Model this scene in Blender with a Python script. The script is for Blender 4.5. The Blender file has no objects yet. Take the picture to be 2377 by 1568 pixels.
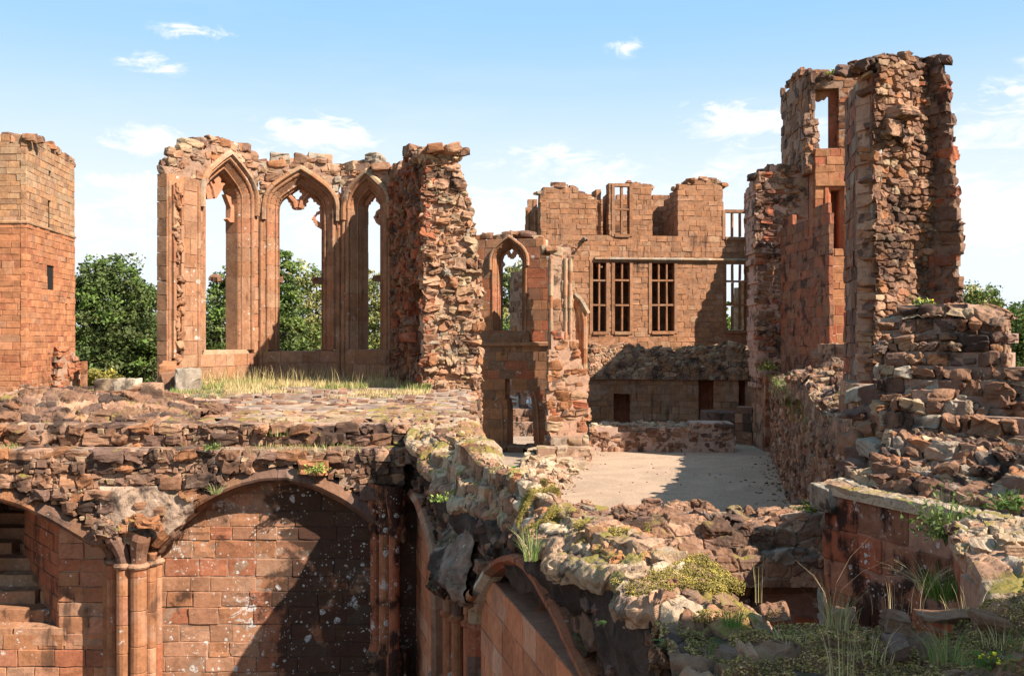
import bpy, math, random
import numpy as np
from mathutils import Vector
from mathutils.geometry import tessellate_polygon

C = bpy.context.scene.collection
S = bpy.context.scene
R = random.Random(11)
NR = np.random.default_rng(7)
rad = math.radians

# ------------------------------------------------------------------ camera
EYE = 4.75                       # metres above the gravel court
FP, CXP, CYP = 2311.0, 1188.5, 784.0   # survey units used when the ruin was measured
cam_d = bpy.data.cameras.new("camera"); cam = bpy.data.objects.new("camera", cam_d); C.objects.link(cam)
cam.location = (0, 0, EYE); cam.rotation_euler = (rad(90), 0, 0)
cam_d.sensor_width = 36; cam_d.lens = 35.0; cam_d.clip_start = 0.05; cam_d.clip_end = 5000
S.camera = cam

# ------------------------------------------------------------------ light
SUN = Vector((1.0, -0.70, 1.05)).normalized()       # towards the sun
sd = bpy.data.lights.new("sun", 'SUN'); so = bpy.data.objects.new("sun", sd); C.objects.link(so)
sd.energy = 5.0; sd.angle = rad(0.5); sd.color = (1.0, 0.93, 0.83)
so.rotation_euler = SUN.to_track_quat('Z', 'Y').to_euler()
S.view_settings.view_transform = 'Standard'; S.view_settings.look = 'None'
S.view_settings.gamma = 1; S.view_settings.use_curve_mapping = False
S.view_settings.exposure = 1.3
S.cycles.max_bounces = 6; S.cycles.diffuse_bounces = 4

class NT:
    def __init__(s, tree): s.t = tree; s.n = tree.nodes; s.l = tree.links
    def new(s, typ, **kw):
        n = s.n.new(typ)
        for k, v in kw.items():
            if k == 'ins':
                for i, val in v.items(): s.put(n.inputs[i], val)
            else: setattr(n, k, v)
        return n
    def put(s, sock, v):
        if hasattr(v, 'is_output') or isinstance(v, bpy.types.NodeSocket): s.l.new(v, sock)
        else: sock.default_value = v
    def math(s, op, a, b=None, clamp=False):
        n = s.n.new('ShaderNodeMath'); n.operation = op; n.use_clamp = clamp
        s.put(n.inputs[0], a)
        if b is not None: s.put(n.inputs[1], b)
        return n.outputs[0]
    def ss(s, v, lo, hi, a=0.0, b=1.0):
        n = s.n.new('ShaderNodeMapRange'); n.interpolation_type = 'SMOOTHSTEP'
        s.put(n.inputs[0], v)
        for i, x in enumerate((lo, hi, a, b)): s.put(n.inputs[i+1], x)
        return n.outputs[0]
    def noise(s, vec, scale, detail=4, rough=.55, dist=0.0):
        n = s.n.new('ShaderNodeTexNoise'); s.put(n.inputs['Vector'], vec)
        n.inputs['Scale'].default_value = scale; n.inputs['Detail'].default_value = detail
        n.inputs['Roughness'].default_value = rough; n.inputs['Distortion'].default_value = dist
        return n.outputs[0]
    def mix(s, fac, a, b, mode='MIX'):
        n = s.n.new('ShaderNodeMix'); n.data_type = 'RGBA'; n.blend_type = mode
        s.put(n.inputs[0], fac)
        for i, v in ((6, a), (7, b)):
            s.put(n.inputs[i], v if not isinstance(v, tuple) else (v + (1,) if len(v) == 3 else v))
        return n.outputs[2]
    def mapping(s, vec, scale):
        n = s.n.new('ShaderNodeMapping'); s.put(n.inputs[0], vec); n.inputs['Scale'].default_value = scale
        return n.outputs[0]

# ------------------------------------------------------------------ sky: nishita with drifting cumulus, placed by compass bearing and height
def make_sky():
    w = bpy.data.worlds.new("World"); S.world = w; w.use_nodes = True
    t = NT(w.node_tree); t.n.clear()
    out = t.new('ShaderNodeOutputWorld'); bg = t.new('ShaderNodeBackground')
    t.l.new(bg.outputs[0], out.inputs[0]); bg.inputs[1].default_value = 0.055
    sky = t.new('ShaderNodeTexSky'); sky.sky_type = 'NISHITA'; sky.sun_disc = False
    sky.sun_elevation = math.asin(SUN.z); sky.sun_rotation = math.atan2(SUN.x, SUN.y)
    sky.air_density = 1.0; sky.dust_density = 0.3; sky.ozone_density = 1.6; sky.altitude = 80
    tc = t.new('ShaderNodeTexCoord'); sp = t.new('ShaderNodeSeparateXYZ'); t.l.new(tc.outputs['Generated'], sp.inputs[0])
    X, Y, Z = sp.outputs
    az = t.math('ARCTAN2', X, Y); el = t.math('ARCSINE', Z)
    nv = t.mapping(tc.outputs['Generated'], (7, 7, 15))
    n1 = t.noise(nv, 1.6, 8, .62, .5)
    nv2 = t.mapping(tc.outputs['Generated'], (3, 3, 16))
    n2 = t.noise(nv2, 1.4, 6, .6, .3)
    n3 = t.noise(t.mapping(tc.outputs['Generated'], (22, 22, 60)), 1.0, 7, .66, .8)
    tot = None
    # bearing, height, half width, half height (degrees), strength
    for (a, e, sa, se, k) in ((-17.5, 16.3, 2.2, .55, .62), (-19.9, 14.6, 1.7, .6, .72), (6.6, 16.2, 1.1, .55, .6),
                              (-11.2, 11.2, 3.4, 1.1, 1.05), (-14.5, 9.9, 4.4, 1.3, 1.05), (-20.3, 10.6, 2.2, .9, .95), (-20.5, 8.2, 2.5, .8, .85),
                              (12.8, 11.8, 4.2, 1.2, 1.0), (15.0, 8.8, 5.0, 1.3, .9), (5.5, 9.0, 4.0, 1.3, .8), (2.0, 7.4, 5.5, 1.6, .95),
                              (27.0, 10.8, 3.8, 2.0, 1.0), (29.0, 13.8, 2.5, .6, .5), (24, 6.5, 6, 2.4, 1.0), (-24.5, 5.5, 8, 2.4, .8), (-10, 6.5, 6, 2.0, .7), (3, 10.0, 5, 1.0, .7), (16, 6.5, 6, 2.0, .8)):
        da = t.math('DIVIDE', t.math('SUBTRACT', az, rad(a)), rad(sa))
        de = t.math('DIVIDE', t.math('SUBTRACT', el, rad(e)), rad(se))
        g = t.math('MULTIPLY', t.math('EXPONENT', t.math('MULTIPLY', t.math('ADD', t.math('MULTIPLY', da, da), t.math('MULTIPLY', de, de)), -1.0)), k)
        tot = g if tot is None else t.math('MAXIMUM', tot, g)
    nn = t.math('ADD', t.math('MULTIPLY', t.math('SUBTRACT', n1, .5), 2.2), t.math('MULTIPLY', t.math('SUBTRACT', n3, .52), 3.2))
    cm = t.ss(t.math('ADD', tot, nn), .22, 1.05)
    cm = t.math('MULTIPLY', cm, t.ss(tot, .05, .4))
    cm = t.math('MULTIPLY', cm, .92)
    wisp = t.math('MULTIPLY', t.ss(n2, .45, .75), t.ss(el, rad(24), rad(6)))
    cm = t.math('MAXIMUM', cm, t.math('MULTIPLY', wisp, .16))
    hz = t.ss(el, rad(19), rad(5), 0, .95)
    base = t.mix(.85, sky.outputs[0], (3.0, 5.5, 8.2))
    c = t.mix(hz, base, (7.2, 7.7, 8.2))
    shade = t.ss(n1, .35, .7)
    cloud = t.mix(shade, (7.4, 7.7, 8.1), (8.7, 8.7, 8.7))
    c = t.mix(cm, c, cloud)
    t.l.new(c, bg.inputs[0])
make_sky()

# ------------------------------------------------------------------ survey helpers
def W(px, py, d):
    return np.array(((px-CXP)/FP*d, d, EYE-(py-CYP)/FP*d))
def G(px, d): return np.array(((px-CXP)/FP*d, d))
def at_z(px, py, z):
    d = (EYE-z)*FP/(py-CYP); return np.array(((px-CXP)/FP*d, d, z))
class Face:
    """a flat bed for masonry: origin, u along, v up, n outwards"""
    def __init__(s, o, u, v, n): s.o, s.u, s.v, s.n = (np.array(a, float) for a in (o, u, v, n))
    def pt(s, u, v, n=0.0): return s.o + s.u*u + s.v*v + s.n*n
    def uv(s, px, py):
        r = np.array(((px-CXP)/FP, 1.0, -(py-CYP)/FP)); o = np.array((0, 0, EYE))
        t = np.dot(s.o-o, s.n)/np.dot(r, s.n); q = o+r*t-s.o
        return (float(np.dot(q, s.u)), float(np.dot(q, s.v)))
    def uvs(s, pts): return [s.uv(*p) for p in pts]
    def back(s, d): return Face(s.o-s.n*d, s.u, s.v, s.n)
def vface(a, b, lean=0.0):
    a = np.array(a[:2], float); b = np.array(b[:2], float)
    u = (b-a)/np.linalg.norm(b-a); u = np.array((u[0], u[1], 0)); n = np.array((u[1], -u[0], 0)); v = np.array((0, 0, 1.0))
    if lean: v = v-n*lean; v /= np.linalg.norm(v); n = np.cross(u, v)
    return Face((a[0], a[1], 0), u, v, n)
def hface(o, u):
    u = np.array((u[0], u[1], 0), float); u /= np.linalg.norm(u); v = np.array((-u[1], u[0], 0))
    return Face(o, u, v, (0, 0, 1))

# ------------------------------------------------------------------ mesh building
_tpl = {}
def template(ticks):
    """surface grid of a cube with ticks x ticks quads per side"""
    if ticks in _tpl: return _tpl[ticks]
    n = ticks; idx = {}; V = []; F = []
    def vid(t):
        if t not in idx: idx[t] = len(V); V.append(t)
        return idx[t]
    for ax in range(3):
        for side in (0, n):
            for i in range(n):
                for j in range(n):
                    q = []
                    for (a, b) in ((i, j), (i+1, j), (i+1, j+1), (i, j+1)):
                        t = [0, 0, 0]; t[ax] = side; t[(ax+1) % 3] = a; t[(ax+2) % 3] = b; q.append(vid(tuple(t)))
                    F.append(q if side else q[::-1])
    _tpl[ticks] = (np.array(V), np.array(F)); return _tpl[ticks]

class Buf:
    def __init__(s): s.V = []; s.F = []; s.K = []; s.n = 0; s.st = {}; s.T = []
    def quads(s, v, f, col):
        v = np.asarray(v, float).reshape(-1, 3); f = np.asarray(f, int).reshape(-1, 4)
        s.V.append(v); s.F.append(f+s.n); col = np.asarray(col, float)
        s.K.append(np.broadcast_to(col, (len(v), 3)) if col.ndim == 1 else col); s.n += len(v)
    def tris(s, v, f, col):
        v = np.asarray(v, float).reshape(-1, 3); f = np.asarray(f, int).reshape(-1, 3)
        s.V.append(v); s.T.append(f+s.n); col = np.asarray(col, float)
        s.K.append(np.broadcast_to(col, (len(v), 3)) if col.ndim == 1 else col); s.n += len(v)
    def stone(s, c, h, ax, col, rnd=.2, noise=.0, chips=0, res=3):
        s.st.setdefault((res, chips), []).append((*c, *h, *np.asarray(ax).ravel(), *col, rnd, noise))
    def flush(s):
        for (res, chips), L in s.st.items():
            A = np.array(L); N = len(A); tv, tf = template(res); n = res
            c, h, ax, col, rr, nz = A[:, 0:3], A[:, 3:6], A[:, 6:15].reshape(N, 3, 3), A[:, 15:18], A[:, 18], A[:, 19]
            if n == 1:
                P = (tv*2.0-1.0)[None]*h[:, None, :]
            else:
                r = (h.min(1)*rr)[:, None, None]                       # rounding radius
                q = np.where(tv == 0, -1.0, np.where(tv == n, 1.0, 0.0))[None]
                k = ((tv-1)/max(n-2, 1)*2-1)[None] if n > 2 else np.zeros_like(tv)[None]
                inner = np.where(q != 0, q, k)*(h[:, None, :]-r)
                d = np.broadcast_to(q, inner.shape).copy(); L2 = np.linalg.norm(d, axis=2, keepdims=True); L2[L2 == 0] = 1
                P = inner+r*d/L2
                hm = h.min(1)
                if chips:
                    for _ in range(chips):
                        nn = NR.normal(size=(N, 3)); nn /= np.linalg.norm(nn, axis=1, keepdims=True)
                        ext = np.abs(nn*h).sum(1); off = ext*NR.uniform(.6, .95, N)
                        dd = np.maximum(0, (P*nn[:, None, :]).sum(2)-off[:, None])
                        P = P-nn[:, None, :]*dd[:, :, None]*.95
                for o in range(4):
                    kk = NR.normal(size=(N, 3))*(1.6*1.9**o); ph = NR.uniform(0, 6.28, (N, 3)); am = nz*(.6**o)
                    arg = ((P/np.maximum(h, .6*h.max(1, keepdims=True))[:, None, :])*kk[:, None, :]).sum(2)
                    P = P+am[:, None, None]*np.sin(arg[:, :, None]+ph[:, None, :])
            Wd = np.einsum('nvk,nkj->nvj', P, ax)+c[:, None, :]
            nv = len(tv); f = (tf[None]+(np.arange(N)*nv)[:, None, None]).reshape(-1, 4)
            s.quads(Wd.reshape(-1, 3), f, np.repeat(col, nv, 0))
        s.st = {}
    def build(s, name, mat, parent=None, smooth=False):
        s.flush()
        me = bpy.data.meshes.new(name)
        V = np.concatenate(s.V).astype(np.float32); K = np.concatenate(s.K)
        loc = np.zeros(3, np.float32)
        if parent is not None: loc = np.array(ROOT[parent.name], np.float32)
        V = V-loc
        Fq = np.concatenate(s.F) if s.F else np.zeros((0, 4), int); Ft = np.concatenate(s.T) if s.T else np.zeros((0, 3), int)
        me.vertices.add(len(V)); me.vertices.foreach_set('co', V.ravel())
        nl = Fq.size+Ft.size; me.loops.add(nl); me.loops.foreach_set('vertex_index', np.concatenate((Fq.ravel(), Ft.ravel())).astype(np.int32))
        np_ = len(Fq)+len(Ft); me.polygons.add(np_)
        st = np.concatenate((np.arange(len(Fq))*4, Fq.size+np.arange(len(Ft))*3)).astype(np.int32)
        me.polygons.foreach_set('loop_start', st)
        me.polygons.foreach_set('use_smooth', np.full(np_, smooth))
        me.update(calc_edges=True); me.validate()
        at = me.color_attributes.new('Col', 'FLOAT_COLOR', 'POINT')
        if len(me.vertices) == len(K):
            at.data.foreach_set('color', np.concatenate((K, np.ones((len(K), 1))), 1).astype(np.float32).ravel())
        me.materials.append(mat)
        o = bpy.data.objects.new(name, me); C.objects.link(o)
        if parent is not None:
            o.parent = parent; ROOT[o.name] = loc
        else: ROOT[o.name] = loc
        return o
ROOT = {}
def thing(name, label, cat, loc=(0, 0, 0), group=None):
    o = bpy.data.objects.new(name, None); C.objects.link(o); o.location = loc; o.empty_display_size = .3
    ROOT[o.name] = np.array(loc, float); return tag(o, label, cat, group)
def tag(o, label, cat, group=None):
    o['label'] = label; o['category'] = cat
    if group: o['group'] = group
    return o
def struct(o, kind='structure'): o['kind'] = kind; return o

# ------------------------------------------------------------------ colours (linear albedo)
RED = (.275, .083, .040); ORG = (.285, .121, .054); BRN = (.19, .095, .054); BUF = (.33, .22, .13); PUR = (.13, .073, .052)
DRK = (.06, .037, .027); GRY = (.26, .205, .15); PNK = (.335, .182, .108); MOR = (.28, .165, .108)
def pal(*cw, soft=0.0, var=.16):
    cols = [np.array(c) for c, w in cw]; ws = [w for c, w in cw]; mean = sum(c*w for c, w in zip(cols, ws))/sum(ws)
    def f():
        a, b = R.choices(cols, ws, k=2); t = R.random()*.5
        return ((a*(1-t)+b*t)*(1-soft)+mean*soft)*R.uniform(1-var, 1+var)
    return f
P_ASH = pal((ORG, 4), (RED, .6), (BRN, 2), (PNK, 2), (BUF, 1), soft=.62, var=.1)
P_FAC = pal((ORG, 5), (BRN, 2), (PNK, 1.5), (BUF, .5), soft=.6, var=.12)
P_TWR = pal((ORG, 4), (RED, 4), (PNK, 1), soft=.55, var=.1)
P_RUB = pal((BRN, 3), (PNK, 2), (ORG, 2), (PUR, 2), (BUF, 1.5), (GRY, .7))
P_DRK = pal((PUR, 2.5), (BRN, 5), (DRK, 1.5), (PNK, 1.5), (ORG, 1))
CRM = (.38, .27, .175)
P_TOP = pal((PNK, 2), (BUF, 2), (CRM, 4), (GRY, 1.2), (BRN, .6))
P_NEAR = pal((BRN, 3), (PUR, 3), (BUF, 1.2), (GRY, 1.2), (ORG, 1))
P_RED = pal((RED, 5), (ORG, 2), soft=.4, var=.12)

# ------------------------------------------------------------------ masonry
def crossings(polys, vm):
    xs = []
    for k, P in enumerate(polys):
        for i in range(len(P)):
            (u0, v0), (u1, v1) = P[i], P[(i+1) % len(P)]
            if (v0 <= vm) != (v1 <= vm): xs.append((u0+(vm-v0)/(v1-v0)*(u1-u0), k))
    return sorted(xs)
def lay(b, face, outline, holes=(), ch=(.25, .33), bl=(.35, .7), depth=.3, thick=None, gap=.006, jit=.008, rnd=.12, noise=.003,
        chips=0, res=3, rag=0.0, p=P_ASH, mortar=MOR, inset=.02, snaps=(), rot=0.0, hvar=0.0, coreend=.03, drop=0.0, back=True, big=0.0, c0=None, c1=None, bed=False):
    polys = [outline]+list(holes); vs = [v for _, v in outline]
    cuts = sorted({min(vs), max(vs), *snaps}); rows = []
    for a, z in zip(cuts[:-1], cuts[1:]):
        if z-a < 1e-4: continue
        hs = []; t = 0
        while t < z-a: hs.append(R.uniform(*ch)); t += hs[-1]
        if len(hs) > 1 and t-(z-a) > hs[-1]*.5: t -= hs.pop()
        k = (z-a)/t; v = a
        for h in hs: rows.append((v, v+h*k)); v += h*k
    th = thick if thick is not None else depth
    for (v0, v1) in rows:
        xs = crossings(polys, (v0+v1)/2); h = v1-v0
        for i in range(0, len(xs)-1, 2):
            a, ka = xs[i]; e, ke = xs[i+1]
            if ka == 0: a += R.uniform(-rag, rag)
            if ke == 0: e += R.uniform(-rag, rag)
            if e-a < .03: continue
            # core
            if inset is not None:
                ce = min(coreend, (e-a)*.2)
                ca = a+(ce if c0 is None or ka else min(c0, (e-a)*.45)); cb = e-(ce if c1 is None or ke else min(c1, (e-a)*.45))
                cn = -(inset+th-(.02 if back else 0))/2; c = face.pt((ca+cb)/2, (v0+v1)/2, cn); cax = (face.u, face.v, face.n)
                if bed: hn = np.array((face.n[0], face.n[1], 0)); hn /= np.linalg.norm(hn); c = face.pt((ca+cb)/2, (v0+v1)/2, 0)+hn*cn; cax = (face.u, (0, 0, 1.0), hn)
                b.stone(c, ((cb-ca)/2, h/2-.001, max(.004, (th-inset-(.02 if back else 0))/2)), cax, np.array(mortar)*R.uniform(.9, 1.1), res=1)
            u = a
            while u < e-1e-4:
                L = R.uniform(*bl)*(1.0 if R.random() > big else 1.6)
                if e-(u+L) < bl[0]*.6: L = e-u
                if drop and R.random() < drop: u += L; continue
                hh = h*(1+R.uniform(-hvar, hvar)); dj = R.uniform(-jit, jit)
                dep = depth
                c = face.pt(u+L/2, (v0+v1)/2+(R.uniform(-.5, .5)*hvar*h), -dep/2+dj)
                ax = np.array((face.u, face.v, face.n))
                if bed: hn = np.array((face.n[0], face.n[1], 0)); hn /= np.linalg.norm(hn); ax = np.array((face.u, (0, 0, 1.0), hn)); c = face.pt(u+L/2, (v0+v1)/2, 0)+hn*(-dep/2+dj)
                if rot:
                    e3 = NR.normal(0, rot, 3); A = np.array(((0, -e3[2], e3[1]), (e3[2], 0, -e3[0]), (-e3[1], e3[0], 0)))
                    ax = ax + ax@A
                b.stone(c, (max(.01, L/2-gap), max(.01, hh/2-gap), dep/2), ax, p(), rnd, noise*min(1, min(L, h)/.12), chips, res)
                u += L
def pack(b, face, outline, holes=(), d=.05, p=P_RUB, s=1.0, mortar=None):
    lay(b, face.back(d), outline, holes=holes, ch=(.05*s, .1*s), bl=(.06*s, .17*s), depth=.12, thick=.14, gap=.004, jit=.03, rnd=.25, noise=.012, chips=3, res=3, p=p, inset=None, hvar=.3, rot=.15, drop=.3)
def rect(u0, u1, v0, v1): return [(u0, v0), (u1, v0), (u1, v1), (u0, v1)]
def box(b, c, h, col, ax=None, res=3, rnd=.08, noise=.002, chips=0):
    b.stone(c, h, np.eye(3) if ax is None else ax, col, rnd, noise, chips, res)
def fbox(b, f, u0, u1, v0, v1, n0, n1, col, res=3, rnd=.08, noise=.002, chips=0):
    b.stone(f.pt((u0+u1)/2, (v0+v1)/2, (n0+n1)/2), (abs(u1-u0)/2, abs(v1-v0)/2, abs(n1-n0)/2), (f.u, f.v, f.n), col, rnd, noise, chips, res)
def resample(pts, step):
    P = np.array(pts, float); d = np.r_[0, np.cumsum(np.linalg.norm(np.diff(P, axis=0), axis=1))]
    n = max(2, int(round(d[-1]/step))+1); t = np.linspace(0, d[-1], n)
    return np.stack([np.interp(t, d, P[:, k]) for k in range(P.shape[1])], 1)
def sweep(b, f, path, prof, p=P_ASH, every=1, jit=.006, gap=.0):
    """moulded stones along a line on a face; prof = (offset to the left of travel, height above the face); colour and seat change stone by stone"""
    P = np.array(path, float); n = len(P); T = np.zeros_like(P)
    d = np.diff(P, axis=0); d /= np.maximum(1e-9, np.linalg.norm(d, axis=1, keepdims=True))
    N = np.stack((-d[:, 1], d[:, 0]), 1); M = np.zeros_like(P); M[0] = N[0]; M[-1] = N[-1]
    for i in range(1, n-1):
        m = N[i-1]+N[i]; l = np.linalg.norm(m); m /= l; M[i] = m/max(.55, np.dot(m, N[i]))
    k = len(prof); i = 0
    while i < n-1:
        j = min(n-1, i+every); col = p(); s = R.uniform(-jit, jit); rows = []
        for q in range(i, j+1):
            rows.append([f.pt(P[q][0]+M[q][0]*(o+s*.4), P[q][1]+M[q][1]*(o+s*.4), h+s) for o, h in prof])
        rows = np.array(rows); m = len(rows)
        fa = [(r*k+c, r*k+c+1, (r+1)*k+c+1, (r+1)*k+c) for r in range(m-1) for c in range(k-1)]
        b.quads(rows.reshape(-1, 3), fa, col)
        for e in (0, m-1):   # closing caps so that joints read as solid stone
            cen = rows[e].mean(0); vv = np.vstack((rows[e], cen)); b.tris(vv, [(c, c+1, k) for c in range(k-1)], col)
        i = j
def plate(b, f, outer, holes, n0, n1, col):
    loops = [outer]+list(holes); flat = [p for L in loops for p in L]
    tr = tessellate_polygon([[Vector((x, y, 0)) for x, y in L] for L in loops])
    m = len(flat)
    b.tris([f.pt(x, y, n0) for x, y in flat]+[f.pt(x, y, n1) for x, y in flat], [t for t in tr]+[(a+m, c+m, d+m) for a, d, c in tr], col)
    for L in loops:
        k = len(L); v = [f.pt(x, y, n0) for x, y in L]+[f.pt(x, y, n1) for x, y in L]
        b.quads(v, [(i, (i+1) % k, k+(i+1) % k, k+i) for i in range(k)], col)
def tube(b, pts, rs, col, seg=8):
    P = np.array(pts, float); n = len(P); rs = np.broadcast_to(rs, (n,)); V = []
    for i in range(n):
        t = P[min(n-1, i+1)]-P[max(0, i-1)]; t /= np.linalg.norm(t); a = np.cross(t, (0, 0, 1.0) if abs(t[2]) < .9 else (1.0, 0, 0)); a /= np.linalg.norm(a); c = np.cross(t, a)
        for s in range(seg):
            g = 2*math.pi*s/seg; V.append(P[i]+rs[i]*(a*math.cos(g)+c*math.sin(g)))
    F = [(i*seg+s, i*seg+(s+1) % seg, (i+1)*seg+(s+1) % seg, (i+1)*seg+s) for i in range(n-1) for s in range(seg)]
    b.quads(V, F, col)
def lathe(b, c, prof, col, seg=14, sy=1.0):
    """prof = (radius, z)"""
    V = [(c[0]+r*math.cos(2*math.pi*s/seg), c[1]+sy*r*math.sin(2*math.pi*s/seg), z) for r, z in prof for s in range(seg)]
    n = len(prof)
    b.quads(V, [(i*seg+s, i*seg+(s+1) % seg, (i+1)*seg+(s+1) % seg, (i+1)*seg+s) for i in range(n-1) for s in range(seg)], col)

def hashn(ix, iy, iz):
    h = (ix*374761393+iy*668265263+iz*2147483647) & 0xffffffff
    h = ((h ^ (h >> 13))*1274126177) & 0xffffffff
    return ((h ^ (h >> 16)) & 0xffff)/65535.0
def vnoise(p, sc):
    q = np.asarray(p, float)*sc+1000; i = np.floor(q).astype(np.int64); f = q-i; f = f*f*(3-2*f); out = 0
    for dx in (0, 1):
        for dy in (0, 1):
            for dz in (0, 1):
                w = (f[..., 0] if dx else 1-f[..., 0])*(f[..., 1] if dy else 1-f[..., 1])*(f[..., 2] if dz else 1-f[..., 2])
                out = out+w*hashn(i[..., 0]+dx, i[..., 1]+dy, i[..., 2]+dz)
    return out-.5
def fbm(p, sc, o=4):
    return sum(vnoise(p, sc*2**k)*.55**k for k in range(o))
def loft(b, secs, ns, nt, amp, sc, col, colvar=.15):
    """a rough core through cross sections (each a list of points); returns the grid"""
    A = np.array([resample(s, 1e9) if False else np.array(s, float) for s in secs])
    def rs(A, n, ax):
        A = np.moveaxis(A, ax, 0); m = len(A); t = np.linspace(0, m-1, n); i = np.minimum(t.astype(int), m-2); f = (t-i).reshape(-1, *([1]*(A.ndim-1)))
        return np.moveaxis(A[i]*(1-f)+A[i+1]*f, 0, ax)
    Gd = rs(rs(A, ns, 0), nt, 1)
    du = np.gradient(Gd, axis=0); dv = np.gradient(Gd, axis=1); N = np.cross(du, dv); N /= np.maximum(1e-9, np.linalg.norm(N, axis=2, keepdims=True))
    if N[..., 2].mean() < -.25: N = -N
    D = Gd+N*(fbm(Gd, sc)*amp)[..., None]
    V = D.reshape(-1, 3); f = [(i*nt+j, (i+1)*nt+j, (i+1)*nt+j+1, i*nt+j+1) for i in range(ns-1) for j in range(nt-1)]
    cv = (1+colvar*2*fbm(V, sc*1.7))[:, None]*np.array(col)[None]
    b.quads(V, f, np.clip(cv, .01, 1))
    return Gd, N
def vloft(b, secs, ns, nt, cell, amp, p, mortar, fine=.02, warp=.35, base=.05, bsc=1.6, joint=.16):
    """a broken wall head: stones bedded in mortar, modelled as one rough surface through cross sections"""
    A = np.array([np.array(s, float) for s in secs])
    def rs(A, n, ax):
        A = np.moveaxis(A, ax, 0); m = len(A); t = np.linspace(0, m-1, n); i = np.minimum(t.astype(int), m-2); f = (t-i).reshape(-1, *([1]*(A.ndim-1)))
        return np.moveaxis(A[i]*(1-f)+A[i+1]*f, 0, ax)
    # even spacing across each section
    L = np.linalg.norm(np.diff(A, axis=1), axis=2).mean(0); cl = np.r_[0, np.cumsum(L)]; tt = np.linspace(0, cl[-1], nt); k = np.minimum(np.searchsorted(cl, tt, 'right')-1, len(L)-1); f = ((tt-cl[k])/np.maximum(L[k], 1e-9))[None, :, None]
    A = A[:, k]*(1-f)+A[:, k+1]*f; Gd = rs(A, ns, 0)
    N = np.cross(np.gradient(Gd, axis=0), np.gradient(Gd, axis=1)); N /= np.maximum(1e-9, np.linalg.norm(N, axis=2, keepdims=True))
    if N[..., 2].mean() < -.25: N = -N
    s = np.r_[0, np.cumsum(np.linalg.norm(np.diff(Gd[:, nt//2], axis=0), axis=1))][:, None]+np.zeros((1, nt)); t = tt[None, :]+np.zeros((ns, 1))
    sx = s+warp*cell[0]*fbm(Gd, 1.3/cell[0], 3); ty = t+warp*cell[1]*fbm(Gd+7.3, 1.3/cell[1], 3)
    qx = sx/cell[0]; qy = ty/cell[1]; qx = qx+.5*(np.floor(qy).astype(int) % 2)*0
    ix, iy = np.floor(qx).astype(int), np.floor(qy).astype(int); F1 = np.full(qx.shape, 9.0); F2 = np.full(qx.shape, 9.0); ID = np.zeros(qx.shape, int); CX_ = np.zeros(qx.shape); CY_ = np.zeros(qx.shape)
    for dx in (-1, 0, 1):
        for dy in (-1, 0, 1):
            jx, jy = ix+dx, iy+dy; px = jx+.15+.7*hashn(jx, jy, jx*0+3); py = jy+.15+.7*hashn(jx, jy, jx*0+11)
            d = np.sqrt((qx-px)**2+(qy-py)**2); nb = d < F1
            F2 = np.where(nb, F1, np.minimum(F2, d)); F1 = np.where(nb, d, F1); ID = np.where(nb, jx*7919+jy*104729, ID); CX_ = np.where(nb, qx-px, CX_); CY_ = np.where(nb, qy-py, CY_)
    h1 = hashn(ID, ID*3+1, ID*0+5); h2 = hashn(ID, ID*3+2, ID*0+7)-.5; h3 = hashn(ID, ID*5+2, ID*0+9)-.5; h4 = hashn(ID, ID*7+1, ID*0+13)
    e = np.clip((F2-F1)/joint, 0, 1); e = e*e*(3-2*e)
    H_ = e*amp*(.25+.8*h1+.8*h2*CX_+.8*h3*CY_)+fbm(Gd, bsc, 4)*base+fbm(Gd, 14, 3)*fine*(.5+.7*e)-fine*1.2*np.clip(np.abs(fbm(Gd+3.1, 5.0, 2))*-9+1, 0, 1)
    D = Gd+N*(H_*(.4+.6*np.abs(N[..., 2])))[..., None]; V = D.reshape(-1, 3)
    cols = np.array([p() for _ in range(64)]); c = cols[(h4*63.9).astype(int)].reshape(-1, 3); ee = np.clip(e.reshape(-1, 1)*1.6, 0, 1)
    c = (c*ee+np.array(mortar)[None]*(1-ee))*(1+.35*fbm(V, 5.0))[:, None]
    f = [(i*nt+j, (i+1)*nt+j, (i+1)*nt+j+1, i*nt+j+1) for i in range(ns-1) for j in range(nt-1)]
    b.quads(V, f, np.clip(c, .01, 1)); return D, N
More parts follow.
